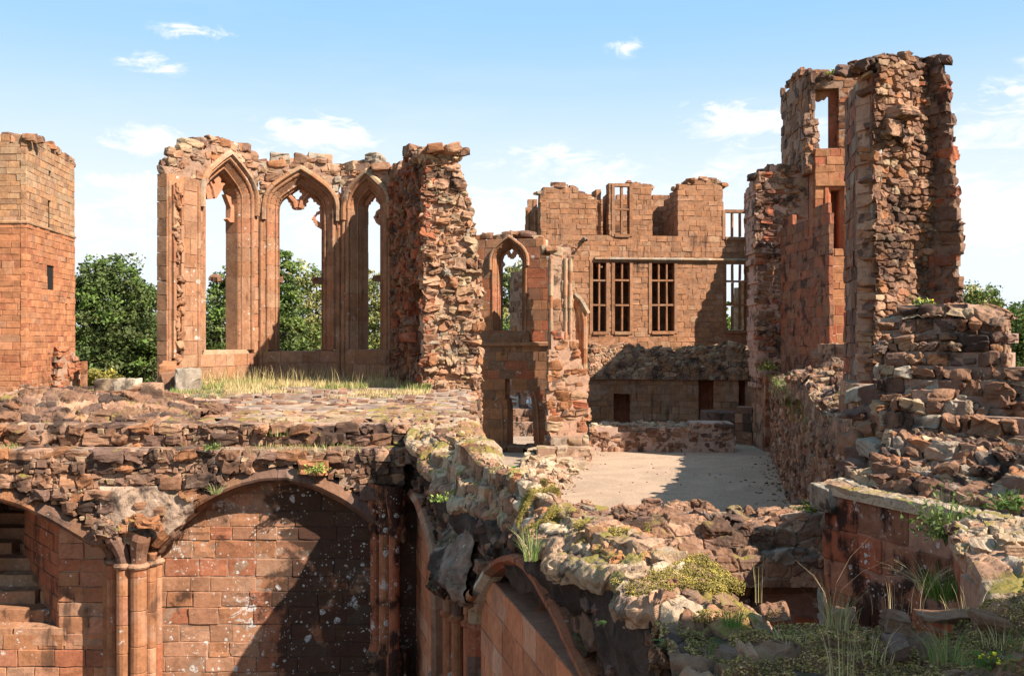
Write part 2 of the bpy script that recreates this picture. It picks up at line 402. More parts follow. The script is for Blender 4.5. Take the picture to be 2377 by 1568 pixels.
def lay_surf(b, Gd, N, ch, bl, depth, p, jit=.03, gap=.012, rnd=.3, noise=.012, chips=4, res=5, rot=.06, drop=.08, sink=.35, hvar=.15, keep=None):
    """bed stones row by row over a lofted surface (rows run along the first index)"""
    ns, nt = Gd.shape[:2]
    mid = Gd[ns//2]; tl = np.r_[0, np.cumsum(np.linalg.norm(np.diff(mid, axis=0), axis=1))]
    v = 0
    while v < tl[-1]:
        h = R.uniform(*ch); tj = np.interp(min(v+h/2, tl[-1]), tl, np.arange(nt)); j = min(int(tj), nt-2); fj = tj-j
        row = Gd[:, j]*(1-fj)+Gd[:, j+1]*fj; rn = N[:, j]
        sl = np.r_[0, np.cumsum(np.linalg.norm(np.diff(row, axis=0), axis=1))]; u = R.uniform(-bl[0], 0)
        while u < sl[-1]:
            L = R.uniform(*bl)
            if R.random() >= drop:
                ti = np.interp(min(max(u+L/2, 0), sl[-1]), sl, np.arange(ns)); i = min(int(ti), ns-2); fi = ti-i
                c = row[i]*(1-fi)+row[i+1]*fi; n = rn[i]; tu = row[min(i+3, ns-1)]-row[max(i-2, 0)]; tu = tu-n*np.dot(tu, n); tu /= max(1e-9, np.linalg.norm(tu)); tv = np.cross(n, tu)
                if (keep is None or keep(c)) and abs(n[2]) > .72:
                    ax = np.array((tu, tv, n)); e3 = NR.normal(0, rot, 3); A = np.array(((0, -e3[2], e3[1]), (e3[2], 0, -e3[0]), (-e3[1], e3[0], 0))); ax = ax+ax@A
                    d = depth*R.uniform(.7, 1.3)
                    c = c+n*(R.uniform(-jit, jit)-d*(sink-.5)*1.0)-n*0.0
                    b.stone(c, (L/2-gap, h/2*(1+R.uniform(-hvar, hvar))-gap, d/2), ax, p(), rnd, noise, chips, res)
            u += L
        v += h

# ------------------------------------------------------------------ materials
def mat_stone(name, patina=.35, pscale=.8, lichen=.2, lscale=5.0, moss=0.0, streak=0.0, bump=.5, bscale=14, pale=.15, stainx=None, dark=(.03, .019, .015), lcol=(.5, .46, .41), mossc=(.19, .145, .03)):
    m = bpy.data.materials.new(name); m.use_nodes = True; t = NT(m.node_tree); bs = t.n['Principled BSDF']
    tc = t.new('ShaderNodeTexCoord'); at = t.new('ShaderNodeVertexColor'); at.layer_name = 'Col'
    geo = t.new('ShaderNodeNewGeometry'); pos = geo.outputs['Position']
    fine = t.noise(pos, bscale, 5, .65); mid = t.noise(pos, 2.6, 4, .6, .4); lo = t.noise(pos, pscale, 5, .62, .6)
    v = t.math('ADD', t.math('MULTIPLY', fine, .7), t.math('MULTIPLY', mid, .7))
    c = t.mix(1.0, at.outputs[0], t.new('ShaderNodeCombineColor', ins={0: t.ss(v, .35, 1.05, .62, 1.32), 1: t.ss(v, .35, 1.05, .6, 1.34), 2: t.ss(v, .35, 1.05, .58, 1.36)}).outputs[0], 'MULTIPLY')
    if pale:   # bleached, salt-blown patches
        pm = t.math('MULTIPLY', t.ss(t.noise(pos, pscale*1.9, 5, .68, .8), .55, .72), pale)
        c = t.mix(pm, c, (.40, .27, .19))
    if patina:
        pv = t.math('ADD', t.math('MULTIPLY', lo, .75), t.math('MULTIPLY', t.noise(pos, 7, 4, .7), .25))
        if streak:
            sv = t.noise(t.mapping(pos, (5, 5, .45)), 1.2, 5, .65); pv = t.math('ADD', t.math('MULTIPLY', pv, 1-streak), t.math('MULTIPLY', sv, streak))
        if stainx:
            sx_ = t.new('ShaderNodeSeparateXYZ'); t.l.new(pos, sx_.inputs[0]); pv = t.math('ADD', pv, t.ss(sx_.outputs[0], stainx[0], stainx[1], -.06, stainx[2]))
        pm = t.math('MULTIPLY', t.ss(pv, .605-.22*patina, .675-.22*patina), min(.94, .5+.75*patina))
        c = t.mix(pm, c, dark)
    if lichen:
        wv = t.new('ShaderNodeVectorMath', operation='ADD'); t.l.new(pos, wv.inputs[0])
        nz = t.new('ShaderNodeTexNoise'); t.l.new(pos, nz.inputs[0]); nz.inputs['Scale'].default_value = 9; nz.inputs['Detail'].default_value = 3
        sc = t.new('ShaderNodeVectorMath', operation='SCALE'); t.l.new(nz.outputs[1], sc.inputs[0]); sc.inputs['Scale'].default_value = .09; t.l.new(sc.outputs[0], wv.inputs[1])
        tot = None
        for s_, thr in ((lscale*.8, .30), (lscale*1.9, .32), (lscale*4.2, .34)):
            vo = t.new('ShaderNodeTexVoronoi'); t.l.new(wv.outputs[0], vo.inputs['Vector']); vo.inputs['Scale'].default_value = s_
            rc = t.new('ShaderNodeSeparateColor'); t.l.new(vo.outputs['Color'], rc.inputs[0])
            size = t.math('MULTIPLY', t.ss(rc.outputs[0], 1-.6*lichen, 1.0), thr)
            d = t.ss(t.math('SUBTRACT', size, vo.outputs['Distance']), 0.0, .06)
            tot = d if tot is None else t.math('MAXIMUM', tot, d)
        crust = t.ss(t.noise(pos, 3.4, 9, .74, .6), .68-.125*lichen, .72-.125*lichen)
        clump = t.ss(t.noise(pos, 1.1, 4, .65, .6), .65-.235*lichen, .70-.21*lichen)
        tot = t.math('MAXIMUM', tot, t.math('MULTIPLY', crust, t.ss(t.noise(pos, .8, 3, .6), .52, .6)))
        lm = t.math('MULTIPLY', t.math('MULTIPLY', tot, clump), t.ss(t.noise(pos, 34, 4, .65), .33, .56))
        c = t.mix(t.math('MULTIPLY', lm, .9), c, lcol)
    if moss:
        sx = t.new('ShaderNodeSeparateXYZ'); t.l.new(geo.outputs['Normal'], sx.inputs[0])
        mm = t.math('MULTIPLY', t.ss(t.math('ADD', t.noise(pos, 2.3, 5, .65, .5), t.math('MULTIPLY', fine, .12)), .66-.22*moss, .74-.2*moss), t.ss(sx.outputs[2], .25, .7))
        c = t.mix(t.math('MULTIPLY', mm, .9), c, mossc)
    t.l.new(c, bs.inputs['Base Color']); bs.inputs['Roughness'].default_value = .92; bs.inputs['Specular IOR Level'].default_value = .15
    bm = t.new('ShaderNodeBump'); bm.inputs['Strength'].default_value = bump; bm.inputs['Distance'].default_value = .03
    hh = t.math('ADD', t.math('MULTIPLY', fine, .6), t.math('MULTIPLY', t.noise(pos, bscale*3.1, 4, .7), .4)); t.l.new(hh, bm.inputs['Height'])
    t.l.new(bm.outputs[0], bs.inputs['Normal']); return m
M_ASH = mat_stone('sandstone_ashlar', patina=.27, streak=.35, lichen=.55, lscale=4, bump=.45, pale=.3)
M_FAC = mat_stone('sandstone_facade', patina=.24, pscale=.5, streak=.4, lichen=.0, bump=.6, bscale=7, pale=.12)
M_TWR = mat_stone('sandstone_tower', patina=.2, pscale=.3, lichen=.0, bump=.7, bscale=6, pale=.12)
M_RUB = mat_stone('sandstone_rubble', patina=.34, pscale=1.1, lichen=.22, lscale=5, bump=.7, pale=.25, moss=.08)
M_RUBD = mat_stone('weathered_rubble', patina=.38, pscale=1.3, lichen=.35, lscale=7, bump=.8, pale=.3, moss=.1)
M_PIER = mat_stone('patinated_rubble', patina=.38, pscale=1.6, lichen=.12, lscale=5, bump=.7, pale=.2)  # slightly more dark patina and less lichen than the plain rubble
M_PAN = mat_stone('lichened_panel', patina=.42, pscale=.7, stainx=(-4.8, -2.4, .17), dark=(.02, .013, .01), lichen=.9, lscale=5.5, bump=.4, pale=.3)
M_REDP = mat_stone('red_panel', patina=.05, pscale=.9, lichen=.08, lscale=8, bump=.4, pale=.45, streak=.6)
M_STRK = mat_stone('streaked_wall', patina=.24, pscale=.9, lichen=.5, lscale=6, bump=.9, pale=.6, streak=.75)
M_CEL = mat_stone('stained_cellar_wall', patina=.22, pscale=.5, lichen=.1, bump=.7, bscale=7, pale=.3, streak=.8)
M_BLK = mat_stone('black_stained_stone', patina=.56, pscale=.7, dark=(.014, .009, .007), lichen=.85, lscale=6, bump=.5, pale=.2, streak=.25)
M_TOP = mat_stone('mossy_wall_top', patina=.30, pscale=2.6, lichen=.35, lscale=6, bump=1.0, bscale=18, pale=.5, moss=.44)
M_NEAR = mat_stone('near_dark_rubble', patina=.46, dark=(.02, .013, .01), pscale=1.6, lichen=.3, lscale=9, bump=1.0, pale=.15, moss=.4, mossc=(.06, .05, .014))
def mat_attr(name, rough=.8, var=.25, scale=6, trans=0.0, bump=0.0, big=0.0):
    m = bpy.data.materials.new(name); m.use_nodes = True; t = NT(m.node_tree); bs = t.n['Principled BSDF']
    at = t.new('ShaderNodeVertexColor'); at.layer_name = 'Col'; geo = t.new('ShaderNodeNewGeometry')
    n = t.noise(geo.outputs['Position'], scale, 4, .6)
    f = t.ss(n, .3, .7, 1-var, 1+var)
    if big:
        f = t.math('MULTIPLY', f, t.ss(t.noise(geo.outputs['Position'], .55, 6, .65, .8), .36, .62, 1-big*1.2, 1+big*.35)); f = t.math('MULTIPLY', f, t.ss(t.noise(geo.outputs['Position'], 9, 3, .7), .3, .7, .86, 1.14))
    c = t.mix(1.0, at.outputs[0], t.new('ShaderNodeCombineColor', ins={0: f, 1: f, 2: f}).outputs[0], 'MULTIPLY')
    t.l.new(c, bs.inputs['Base Color']); bs.inputs['Roughness'].default_value = rough; bs.inputs['Specular IOR Level'].default_value = .2
    if bump:
        bm = t.new('ShaderNodeBump'); bm.inputs['Strength'].default_value = bump; bm.inputs['Distance'].default_value = .02
        t.l.new(t.noise(geo.outputs['Position'], scale*6, 4, .7), bm.inputs['Height']); t.l.new(bm.outputs[0], bs.inputs['Normal'])
    if trans:
        tr = t.new('ShaderNodeBsdfTranslucent'); t.l.new(c, tr.inputs[0]); mx = t.new('ShaderNodeMixShader'); mx.inputs[0].default_value = trans
        t.l.new(bs.outputs[0], mx.inputs[1]); t.l.new(tr.outputs[0], mx.inputs[2]); t.l.new(mx.outputs[0], t.n['Material Output'].inputs[0])
    return m
M_LEAF = mat_attr('foliage', .6, .3, 3, trans=.25)
M_GRASS = mat_attr('grass', .7, .2, 5, trans=.25)
M_MOSS = mat_attr('moss', .95, .55, 9)
M_WOOD = mat_attr('timber', .8, .15, 9, bump=.3)
M_GRAV = mat_attr('gravel', .95, .34, 34, bump=.9, big=.13)
M_EARTH = mat_attr('earth', .95, .35, 3, bump=.6)
M_CLOTH = mat_attr('cloth', .9, .05, 9)
M_BARK = mat_attr('bark', .95, .3, 8, bump=.6)
# ================================================================== the setting: ground, court, terrace
def sheet(name, pts, z, col, mat, n=2):
    b = Buf(); P = [(x, y, z) for x, y in pts]; b.quads(P, [(0, 1, 2, 3)], col); return struct(b.build(name, mat))
b = Buf(); g0 = [(-1500, -1500), (1500, -1500), (1500, 1500), (-1500, 1500)]; g1 = [(-15, -3), (.7, -3), (.7, 6.5), (-1.3, 16.2), (-15, 16.2)]   # open over the sunken undercroft
plate(b, Face((0, 0, -.03), (1, 0, 0), (0, 1, 0), (0, 0, 1)), g0, [g1], -1.6, 0, (.10, .09, .04)); struct(b.build('ground', M_EARTH))
HD = np.array((.2135, 1.0))                       # direction of the old hall
def HW(y): return 10.98+(y-42.4)*.2170            # its right-hand wall face, x at distance y
sheet('gravel_court', [(-1.2, 14), (HW(14), 14), (HW(59), 59), (5.6, 59)], .004, (.40, .272, .182), M_GRAV)
sheet('passage_floor', [(-3, 36), (1.2, 36), (2.4, 58), (-3, 58)], -.008, (.33, .23, .16), M_GRAV)
sheet('undercroft_floor', [(-15, -3), (1.2, -3), (1.2, 16.2), (-15, 16.2)], -1.5, (.24, .15, .11), M_GRAV)
sheet('lawn_patch', [(-3, 30), (.4, 30), (.9, 37), (-3, 37)], .0, (.12, .2, .03), M_EARTH)

def crest(b, f, line, thick, size, step, p, noise=.02, chips=5, res=4, lift=.0):
    """loose stones bedded along a broken wall head"""
    P = resample(line, step)
    for (u, v) in P:
        n = max(1, int(thick/(size*1.1)))
        for k in range(n):
            if R.random() < .2: continue
            s = size*R.uniform(.6, 1.35); e3 = NR.normal(0, .12, 3); A = np.array(((0, -e3[2], e3[1]), (e3[2], 0, -e3[0]), (-e3[1], e3[0], 0)))
            ax = np.array((f.u, f.v, f.n)); ax = ax+ax@A
            b.stone(f.pt(u+R.uniform(-.4, .4)*step, v+R.uniform(-.35, .25)*s*.6+lift, -(k+R.uniform(.2, .8))*thick/n), (s*.62, s*R.uniform(.25, .42), s*.5), ax, p(), .3, noise, chips, res)

# ================================================================== left tower, far beyond the terrace
T = thing('ruined_tower', 'tall square red sandstone tower at the left edge of the ruin, trees to its right', 'tower', W(40, 915, 44))
ff = vface(G(-140, 42.0), G(62, 42.0)); fr = vface(G(62, 42.0), G(174, 48.4))
b = Buf()
us = ff.uv(62, 515)[1]
u1 = ff.uv(62, 500)[0]; zt = ff.uv(62, 318)[1]
hole = [ff.uvs([(10000, 0), (10001, 0), (10001, 1)])]
TK = dict(ch=(.22, .32), bl=(.35, .8), depth=.25, thick=1.0, jit=.014, rnd=.14, noise=.006, res=3, chips=0, hvar=.03, big=.15, gap=.004, inset=.02)
P_TW1 = pal((ORG, 3), (RED, 2), ((.44, .17, .075), 5), (PNK, 1), soft=.5, var=.14); P_TW2 = pal((BRN, 2), (BUF, 3), ((.38, .18, .08), 4), (PNK, 2), soft=.4, var=.14)
for pp_, va, vb in ((P_TW1, -.1, us), (P_TW2, us, None)):
    lay(b, ff, [(0, va), (u1-.02, va), (u1-.02, vb)] + [(0, vb)] if vb else [(0, va), (u1-.02, va), (u1-.02, zt), (u1-1.0, zt+.12), (0, zt+.1)], p=pp_, mortar=(.22, .10, .06), rag=.0, c1=.3, **TK)
uu1 = fr.uv(174, 600)[0]
tl = fr.uvs([(62, 318), (90, 322), (112, 335), (130, 345), (150, 360), (173, 376)])
H = lambda x0, y0, x1, y1: [fr.uv(x0, y0), fr.uv(x1, (y0)), fr.uv(x1, y1), fr.uv(x0, y1)]
def frr(x0, x1, y0, y1):
    a, v0 = fr.uv(x0, y1); e, v1 = fr.uv(x1, y0); return rect(a, e, v0, v1)
slits = [frr(113, 119, 396, 408), frr(112, 118, 473, 528), frr(110, 127, 613, 672), frr(152, 157, 600, 615), frr(153, 157, 706, 750)]
lay(b, fr, [(0.0, -.1), (uu1+.12, -.1), (uu1, us), (0, us)], holes=slits, p=P_TW1, mortar=(.24, .10, .055), rag=.015, c0=.3, **TK)
lay(b, fr, [(0.0, us), (uu1, us)]+tl[::-1], holes=slits, p=P_TW2, mortar=(.24, .14, .085), rag=.02, c0=.3, **TK)
fb_ = vface(G(174, 48.4), G(-140, 48.4)); lay(b, Face(np.array((*G(-140, 50), 0)), (1, 0, 0), (0, 0, 1), (0, -1, 0)), [(0, 0), (6, 0), (6, zt-.6), (0, zt-.6)], ch=(.4, .5), bl=(.6, 1), p=P_TWR, res=1)
crest(b, ff, [(0, zt+.05), (u1, zt)], 1.0, .4, .35, P_RUB); crest(b, fr, tl, .9, .36, .3, P_RUB)
b.build('wall', M_TWR, T)
for k_, q in enumerate(slits):  # panels coloured near-black to stand for the shaded inside of each opening
    SH = Buf(); fbox(SH, fr, q[0][0]-.05, q[1][0]+.05, q[0][1]-.05, q[2][1]+.05, -.16, -.07, (.014, .011, .009)); SH.build('painted_dark_panel', M_WOOD, T)
b = Buf()
sweep(b, ff, resample([(0, us), (u1+.04, us)], .6), [(-.06, 0), (-.05, .05), (.02, .06), (.06, 0)], p=P_TW2)
sweep(b, fr, resample([(-.05, us), (uu1+.06, us)], .6), [(-.06, 0), (-.05, .05), (.02, .06), (.06, 0)], p=P_TW2)
b.build('string_course', M_TWR, T)
b = Buf()
fs = vface(G(128, 45.0), G(187, 46.5))
lay(b, fs, fs.uvs([(128, 915), (128, 815), (150, 805), (172, 818), (186, 850), (186, 915)]), ch=(.2, .34), bl=(.25, .55), depth=.3, thick=1.2, jit=.12, rnd=.3, noise=.03, chips=4, res=4, p=P_TWR, rag=.1, hvar=.15, rot=.05)
fs2 = vface(G(186, 45.6), G(197, 45.6)); lay(b, fs2, fs2.uvs([(187, 920), (187, 838), (195, 838), (195, 920)]), ch=(.4, .6), bl=(.2, .3), depth=.4, p=P_TWR)
b.build('buttress_stub', M_RUB, T)

# ================================================================== oriel: three traceried bays round the end of the terrace
TZ = 3.40                                          # terrace level
J0, J1, J2, J3, J4 = G(369, 26.6), G(600, 30.4), G(790, 30.92), G(905, 30.4), G(985, 26.0)
FA, FB, FC, FR, FE = vface(J0, J1), vface(J1, J2), vface(J2, J3), vface(J3, J4), vface(J4, G(1118, 26.3))
O = thing('oriel_wall', 'ruined red sandstone bay wall with three tall pointed traceried window openings on the grassy terrace', 'ruined wall', (J1[0], J1[1], TZ))
ARC = [(1, 0), (.985, .15), (.94, .3), (.86, .43), (.74, .55), (.55, .68), (.28, .85), (0, 1.0)]
def gothic(u0, u1, vs, vsp, va):
    c, w = (u0+u1)/2, (u1-u0)/2
    L = [(u0, v) for v in np.linspace(vs, vsp, max(3, int((vsp-vs)/.38)))][:-1]
    arc = [(c-w*x, vsp+(va-vsp)*y) for x, y in ARC]; arcr = [(c+w*x, vsp+(va-vsp)*y) for x, y in ARC[::-1]][1:]
    return L+arc+arcr+[(u1, v) for _, v in L][::-1], arc, arcr
def roll(r, n=5, o0=0, h0=0): return [(o0-r*math.cos(a), h0+r*math.sin(a)) for a in np.linspace(0, math.pi, n)]
SPLAY = [(.02, -.02), (0, 0.0), (-.03, .03), (-.08, .035), (-.11, .0), (-.12, -.06), (-.15, -.07), (-.27, -.20), (-.29, -.18), (-.32, -.19), (-.33, -.24), (-.37, -.30), (-.39, -.28), (-.40, -.32), (-.40, -.75)]
def window(parent, f, u0, u1, vs, vsp, va, depth=1.0, prof=SPLAY, mat=M_ASH, sill=True, name='window_surround', hs=1.0, pp=P_ASH):
    path, arc, arcr = gothic(u0, u1, vs, vsp, va)
    b = Buf(); sweep(b, f, path, [(o*hs, n) for o, n in prof], p=pp, every=1, jit=.007); w = b.build(name, mat, parent)
    b = Buf(); hp = [(u0, vsp-.35), (u0, vsp-.1)]+arc+arcr+[(u1, vsp-.1), (u1, vsp-.35 if hs > .8 else vsp-.2)]
    sweep(b, f, hp, [(.15*hs, -.02), (.15*hs, .05), (.11*hs, .12), (.03*hs, .13), (0, .08), (-.02, -.01)], p=pal((BUF, 1.5), (PNK, 2), (ORG, 2), (GRY, .5), soft=.3) if hs > .8 else P_ASH, every=2, jit=.01)
    b.build('hood_mould', mat, parent)
    return path
def zc(x, y): return ((650+x/3.087)*.64645, (500+y/3.087)*.64645)
def zp(f, pts): return f.uvs([zc(*q) for q in pts])
wa = (FA.uv(471, 500)[0], FA.uv(590, 500)[0]); wb = (FB.uv(617, 500)[0], FB.uv(778, 500)[0]); wc = (FC.uv(803, 500)[0], FC.uv(900, 500)[0])
VS = 4.40
hA, hB, hC = [gothic(*q)[0] for q in ((wa[0], wa[1], VS, 8.80, 10.10), (wb[0], wb[1], VS-.02, 8.72, 9.90), (wc[0], wc[1], VS, 8.75, 9.78))]
b = Buf(); lA = np.linalg.norm(J1-J0); lB = np.linalg.norm(J2-J1); lC = np.linalg.norm(J3-J2)
def ashl(f, u0, u1, hole, vtop, vb=3.1, th=1.0, **k):
    lay(b, f, rect(u0, u1, vb, vtop), holes=[hole] if hole else [], ch=(.34, .46), bl=(.35, .75), depth=.35, thick=th, jit=.009, rnd=.06, noise=.004, p=P_ASH, res=4, gap=.005, **k)
u0A = FA.uv(387, 600)[0]; ashl(FA, u0A, lA, hA, 9.2, c0=.3, th=.5); ashl(FB, 0.0, lB, hB, 9.0); ashl(FC, 0.0, lC, hC, 9.0)
RUBK = dict(ch=(.16, .3), bl=(.2, .5), depth=.3, thick=1.0, jit=.05, rnd=.28, noise=.025, chips=4, res=5, p=pal((PNK, 3), (BUF, 2), (BRN, 2), (ORG, 2), (GRY, .7)), hvar=.12, rot=.05, rag=.05)
tA = FA.uvs([(387, 376), (405, 371), (407, 347), (440, 331), (490, 323), (545, 331), (572, 356), (601, 378)])
tB = FB.uvs([(599, 378), (640, 380), (652, 366), (680, 376), (720, 366), (752, 368), (770, 386), (791, 388)])
tC = FC.uvs([(789, 388), (830, 380), (860, 386), (885, 378), (906, 392)])
lay(b, FA, [(u0A, 9.2), (lA, 9.2)]+tA[::-1], holes=[hA], **dict(RUBK, thick=.45, c0=.3, rag=.0))
lay(b, FB, [(0, 9.0), (lB, 9.0)]+tB[::-1], holes=[hB], **RUBK)
lay(b, FC, [(0, 9.0), (lC, 9.0)]+tC[::-1], holes=[hC], **RUBK)
crest(b, FA, [(u+.25, v) for u, v in tA], .45, .36, .3, P_RUB)
for f, t in ((FB, tB), (FC, tC)): crest(b, f, t, .95, .36, .3, P_RUB)
for px in (650, 735, 860): 
    f = FC if px > 800 else FB; u, v = f.uv(px, 372); b.stone(f.pt(u, v+.08, -.35), (.28, .16, .25), (f.u, f.v, f.n), GRY, .25, .03, 4, 6)
b.build('wall', M_ASH, O)
window(O, FA, wa[0], wa[1], VS, 8.80, 10.10); window(O, FB, wb[0], wb[1], VS-.02, 8.72, 9.90); window(O, FC, wc[0], wc[1], VS, 8.75, 9.78)
# vertical roll mouldings running down the piers
b = Buf()
for f, pxs in ((FA, (393, 461)), (FB, (606, 786)), (FC, (797,))):
    for px in pxs:
        u = f.uv(px, 600)[0]; sweep(b, f, resample([(u, 3.35), (u, 9.0)], .42), [(.09, -.01)]+roll(.06)[::-1]+[(-.09, -.01)], jit=.008)
b.build('roll_moulding', M_ASH, O)
# broken niche work on the left pier
b = Buf(); u = FA.uv(408, 600)[0]
for y in np.arange(440, 840, 26):
    if R.random() < .85:
        v = FA.uv(398, y)[1]; s = R.uniform(.6, 1.2)
        b.stone(FA.pt(u+R.uniform(-.08, .1), v, .02), (.12*s, .15*R.uniform(.6, 1.2), .13), (FA.u, FA.v, FA.n), P_ASH(), .3, .035, 5, 6)
for px in (400, 418):
    uu = FA.uv(px, 600)[0]; sweep(b, FA, resample([(uu, 4.2), (uu, 8.9)], .5), [(.05, -.01), (.05, .1), (-.05, .1), (-.05, -.01)], jit=.02)
b.build('niche_fragment', M_ASH, O)
# sills
b = Buf(); fbox(b, FA, wa[0]+.05, wa[1]-.05, 3.95, VS, -.95, -.12, BUF, res=4); fbox(b, FA, wa[0]+.05, wa[1]-.05, 3.45, 3.95, -.95, -.22, BUF, res=4); fbox(b, FA, wa[0]-.1, wa[1]+.1, 3.2, 3.5, -.9, .12, PNK, res=5, noise=.03, chips=2); b.build('sill', M_ASH, O)
b = Buf(); fbox(b, FB, wb[0]+.05, wb[0]+.55, 3.9, VS-.02, -.95, -.12, BRN, res=4); fbox(b, FB, wb[1]-.6, wb[1]-.05, 3.9, VS-.02, -.95, -.12, BRN, res=4, noise=.02)
fbox(b, FB, wb[0]+.05, wb[1]-.05, 3.7, 4.12, -.9, -.25, GRY, res=5, noise=.02); fbox(b, FB, wb[0], wb[1], 3.2, 3.7, -.9, -.1, BRN, res=5, noise=.02); b.build('sill', M_ASH, O)
b = Buf(); fbox(b, FC, wc[0]+.05, wc[1]-.05, 3.95, VS, -.95, -.12, BRN, res=4, noise=.01); fbox(b, FC, wc[0]+.05, wc[1]-.05, 3.2, 3.95, -.95, -.2, BRN, res=4); b.build('sill', M_ASH, O)
# tracery left hanging in the heads
TR = np.array((.36, .16, .085))
b = Buf(); f = FB.back(.42)
plate(b, f, zp(f, [(985, 760), (1000, 640), (1100, 540), (1290, 420), (1480, 540), (1570, 640), (1590, 790), (1545, 790), (1530, 760), (1545, 735), (1505, 712), (1498, 690), (1470, 690), (1462, 660), (1437, 640), (1408, 660), (1415, 690), (1390, 705), (1392, 735), (1365, 745), (1368, 765), (1330, 778), (1270, 780), (1245, 772), (1225, 755), (1228, 735), (1205, 722), (1212, 700), (1188, 692), (1180, 662), (1145, 632), (1112, 655), (1110, 690), (1085, 692), (1085, 715), (1060, 720), (1042, 742)]),
      [zp(f, [(1289, 548), (1312, 558), (1312, 580), (1338, 592), (1338, 622), (1315, 636), (1305, 662), (1289, 668), (1272, 662), (1264, 638), (1240, 624), (1240, 594), (1265, 580), (1267, 558)])], -.16, .0, TR)
plate(b, f, zp(f, [(1548, 785), (1500, 808), (1490, 835), (1470, 838), (1468, 858), (1448, 872), (1450, 890), (1470, 895), (1466, 915), (1485, 925), (1482, 940), (1505, 962), (1560, 995), (1585, 900), (1590, 785)]), [zp(f, [(1540, 822), (1510, 836), (1495, 862), (1490, 880), (1510, 900), (1540, 920)])], -.16, 0, TR)
sweep(b, f, zp(f, [(1140, 570), (1200, 625), (1255, 690), (1272, 760)]), [(.07, 0), (.04, .06), (-.04, .06), (-.07, 0)], p=lambda: TR); sweep(b, f, zp(f, [(1320, 760), (1335, 690), (1390, 625), (1445, 575)]), [(.07, 0), (.04, .06), (-.04, .06), (-.07, 0)], p=lambda: TR)
plate(b, f, zp(f, [(1030, 765), (1050, 790), (1080, 792), (1078, 805), (1050, 810), (1030, 800), (1015, 780)]), [], -.14, 0, TR)
b.build('tracery', M_ASH, O)
b = Buf(); f = FA.back(.42)
plate(b, f, zp(f, [(255, 560), (250, 500), (290, 430), (400, 360), (450, 420), (440, 480), (500, 488), (470, 515), (455, 560), (420, 610), (395, 655), (330, 662), (292, 660), (280, 600)]), [zp(f, [(335, 442), (372, 460), (378, 490), (365, 510), (340, 480)])], -.16, 0, TR)
sweep(b, f, zp(f, [(300, 450), (345, 540), (365, 640)]), [(.06, 0), (.03, .06), (-.03, .06), (-.06, 0)], p=lambda: TR)
plate(b, f, zp(f, [(495, 610), (555, 640), (560, 715), (590, 740), (590, 920), (545, 920), (515, 885), (545, 870), (552, 760), (525, 690)]), [], -.16, 0, TR)
b.build('tracery', M_ASH, O)
b = Buf(); f = FC.back(.42)
plate(b, f, zp(f, [(2040, 740), (2062, 722), (2080, 715), (2082, 690), (2105, 685), (2110, 665), (2140, 632), (2160, 655), (2160, 690), (2180, 700), (2195, 720), (2240, 720), (2220, 620), (2140, 520), (2040, 640)]), [], -.16, 0, TR)
plate(b, f, zp(f, [(2220, 760), (2190, 775), (2160, 800), (2150, 840), (2130, 862), (2148, 895), (2160, 925), (2190, 950), (2225, 955)]), [zp(f, [(2192, 812), (2170, 850), (2165, 870), (2192, 892)])], -.16, 0, TR)
b.build('tracery', M_ASH, O)
b = Buf()
for f, x0, x1, y0, y1 in ((FA, 528, 543, 638, 652), (FB, 625, 658, 640, 655), (FB, 726, 755, 640, 655), (FC, 846, 884, 639, 650)):
    a, v1 = f.uv(x0, y0); e, v0 = f.uv(x1, y1); fbox(b, f, a, e, v0, v1, -.7, -.42, BRN, res=5, noise=.03, chips=2)
b.build('transom_stub', M_ASH, O)
# the broken return wall and its ragged end
RB = dict(ch=(.15, .3), bl=(.2, .5), depth=.4, jit=.09, rnd=.25, noise=.035, chips=5, res=6, hvar=.2, rot=.1, gap=.018, inset=.08, coreend=.08)
b = Buf(); tR = FR.uvs([(905, 392), (930, 390), (945, 356), (985, 350)]); lR = np.linalg.norm(J4-J3)
nich = [FR.uv(945, 830), FR.uv(982, 830), FR.uv(982, 660), FR.uv(945, 655)]
lay(b, FR, [(0, 3.1), (lR, 3.1)]+tR[::-1], holes=[nich], thick=.8, c1=.3, p=pal((BRN, 3), (RED, 2), (ORG, 1), (PUR, 1)), **RB)
fbox(b, FR, nich[0][0]-.1, nich[1][0]+.1, nich[0][1]-.1, nich[2][1]+.1, -.9, -.45, RED, res=2)
PE = pal((PNK, 3), (BUF, 3), (ORG, 2), (BRN, 1.5), (GRY, .5))
lay(b, FE, FE.uvs([(984, 1010), (984, 352), (1060, 346), (1072, 375), (1077, 420), (1092, 465), (1104, 540), (1118, 640), (1122, 760), (1116, 870), (1110, 920), (1103, 1010)]), thick=1.2, p=PE, rag=.09, mortar=(.42, .24, .15), **RB)
fside = vface(G(1076, 25.9), G(1108, 27.6))
lay(b, FE.back(.5), FE.uvs([(1000, 1000), (1000, 352), (1062, 350), (1085, 420), (1115, 560), (1126, 660), (1127, 780), (1117, 900), (1108, 1000)]), thick=.9, p=PE, rag=.1, **RB)
pack(b, FE, FE.uvs([(984, 1000), (984, 356), (1060, 352), (1092, 470), (1115, 640), (1114, 780), (1106, 990)]), d=.05, p=PE, s=1.3); pack(b, FR, [(0, 3.1), (lR, 3.1)]+tR[::-1], holes=[nich], d=.05, s=1.4, p=pal((BRN, 3), (RED, 2)))
crest(b, FE, FE.uvs([(984, 352), (1060, 346)]), 1.2, .34, .28, PE); crest(b, FR, tR, 1.2, .36, .28, P_RUB)
b.build('rubble_return', M_RUB, O)

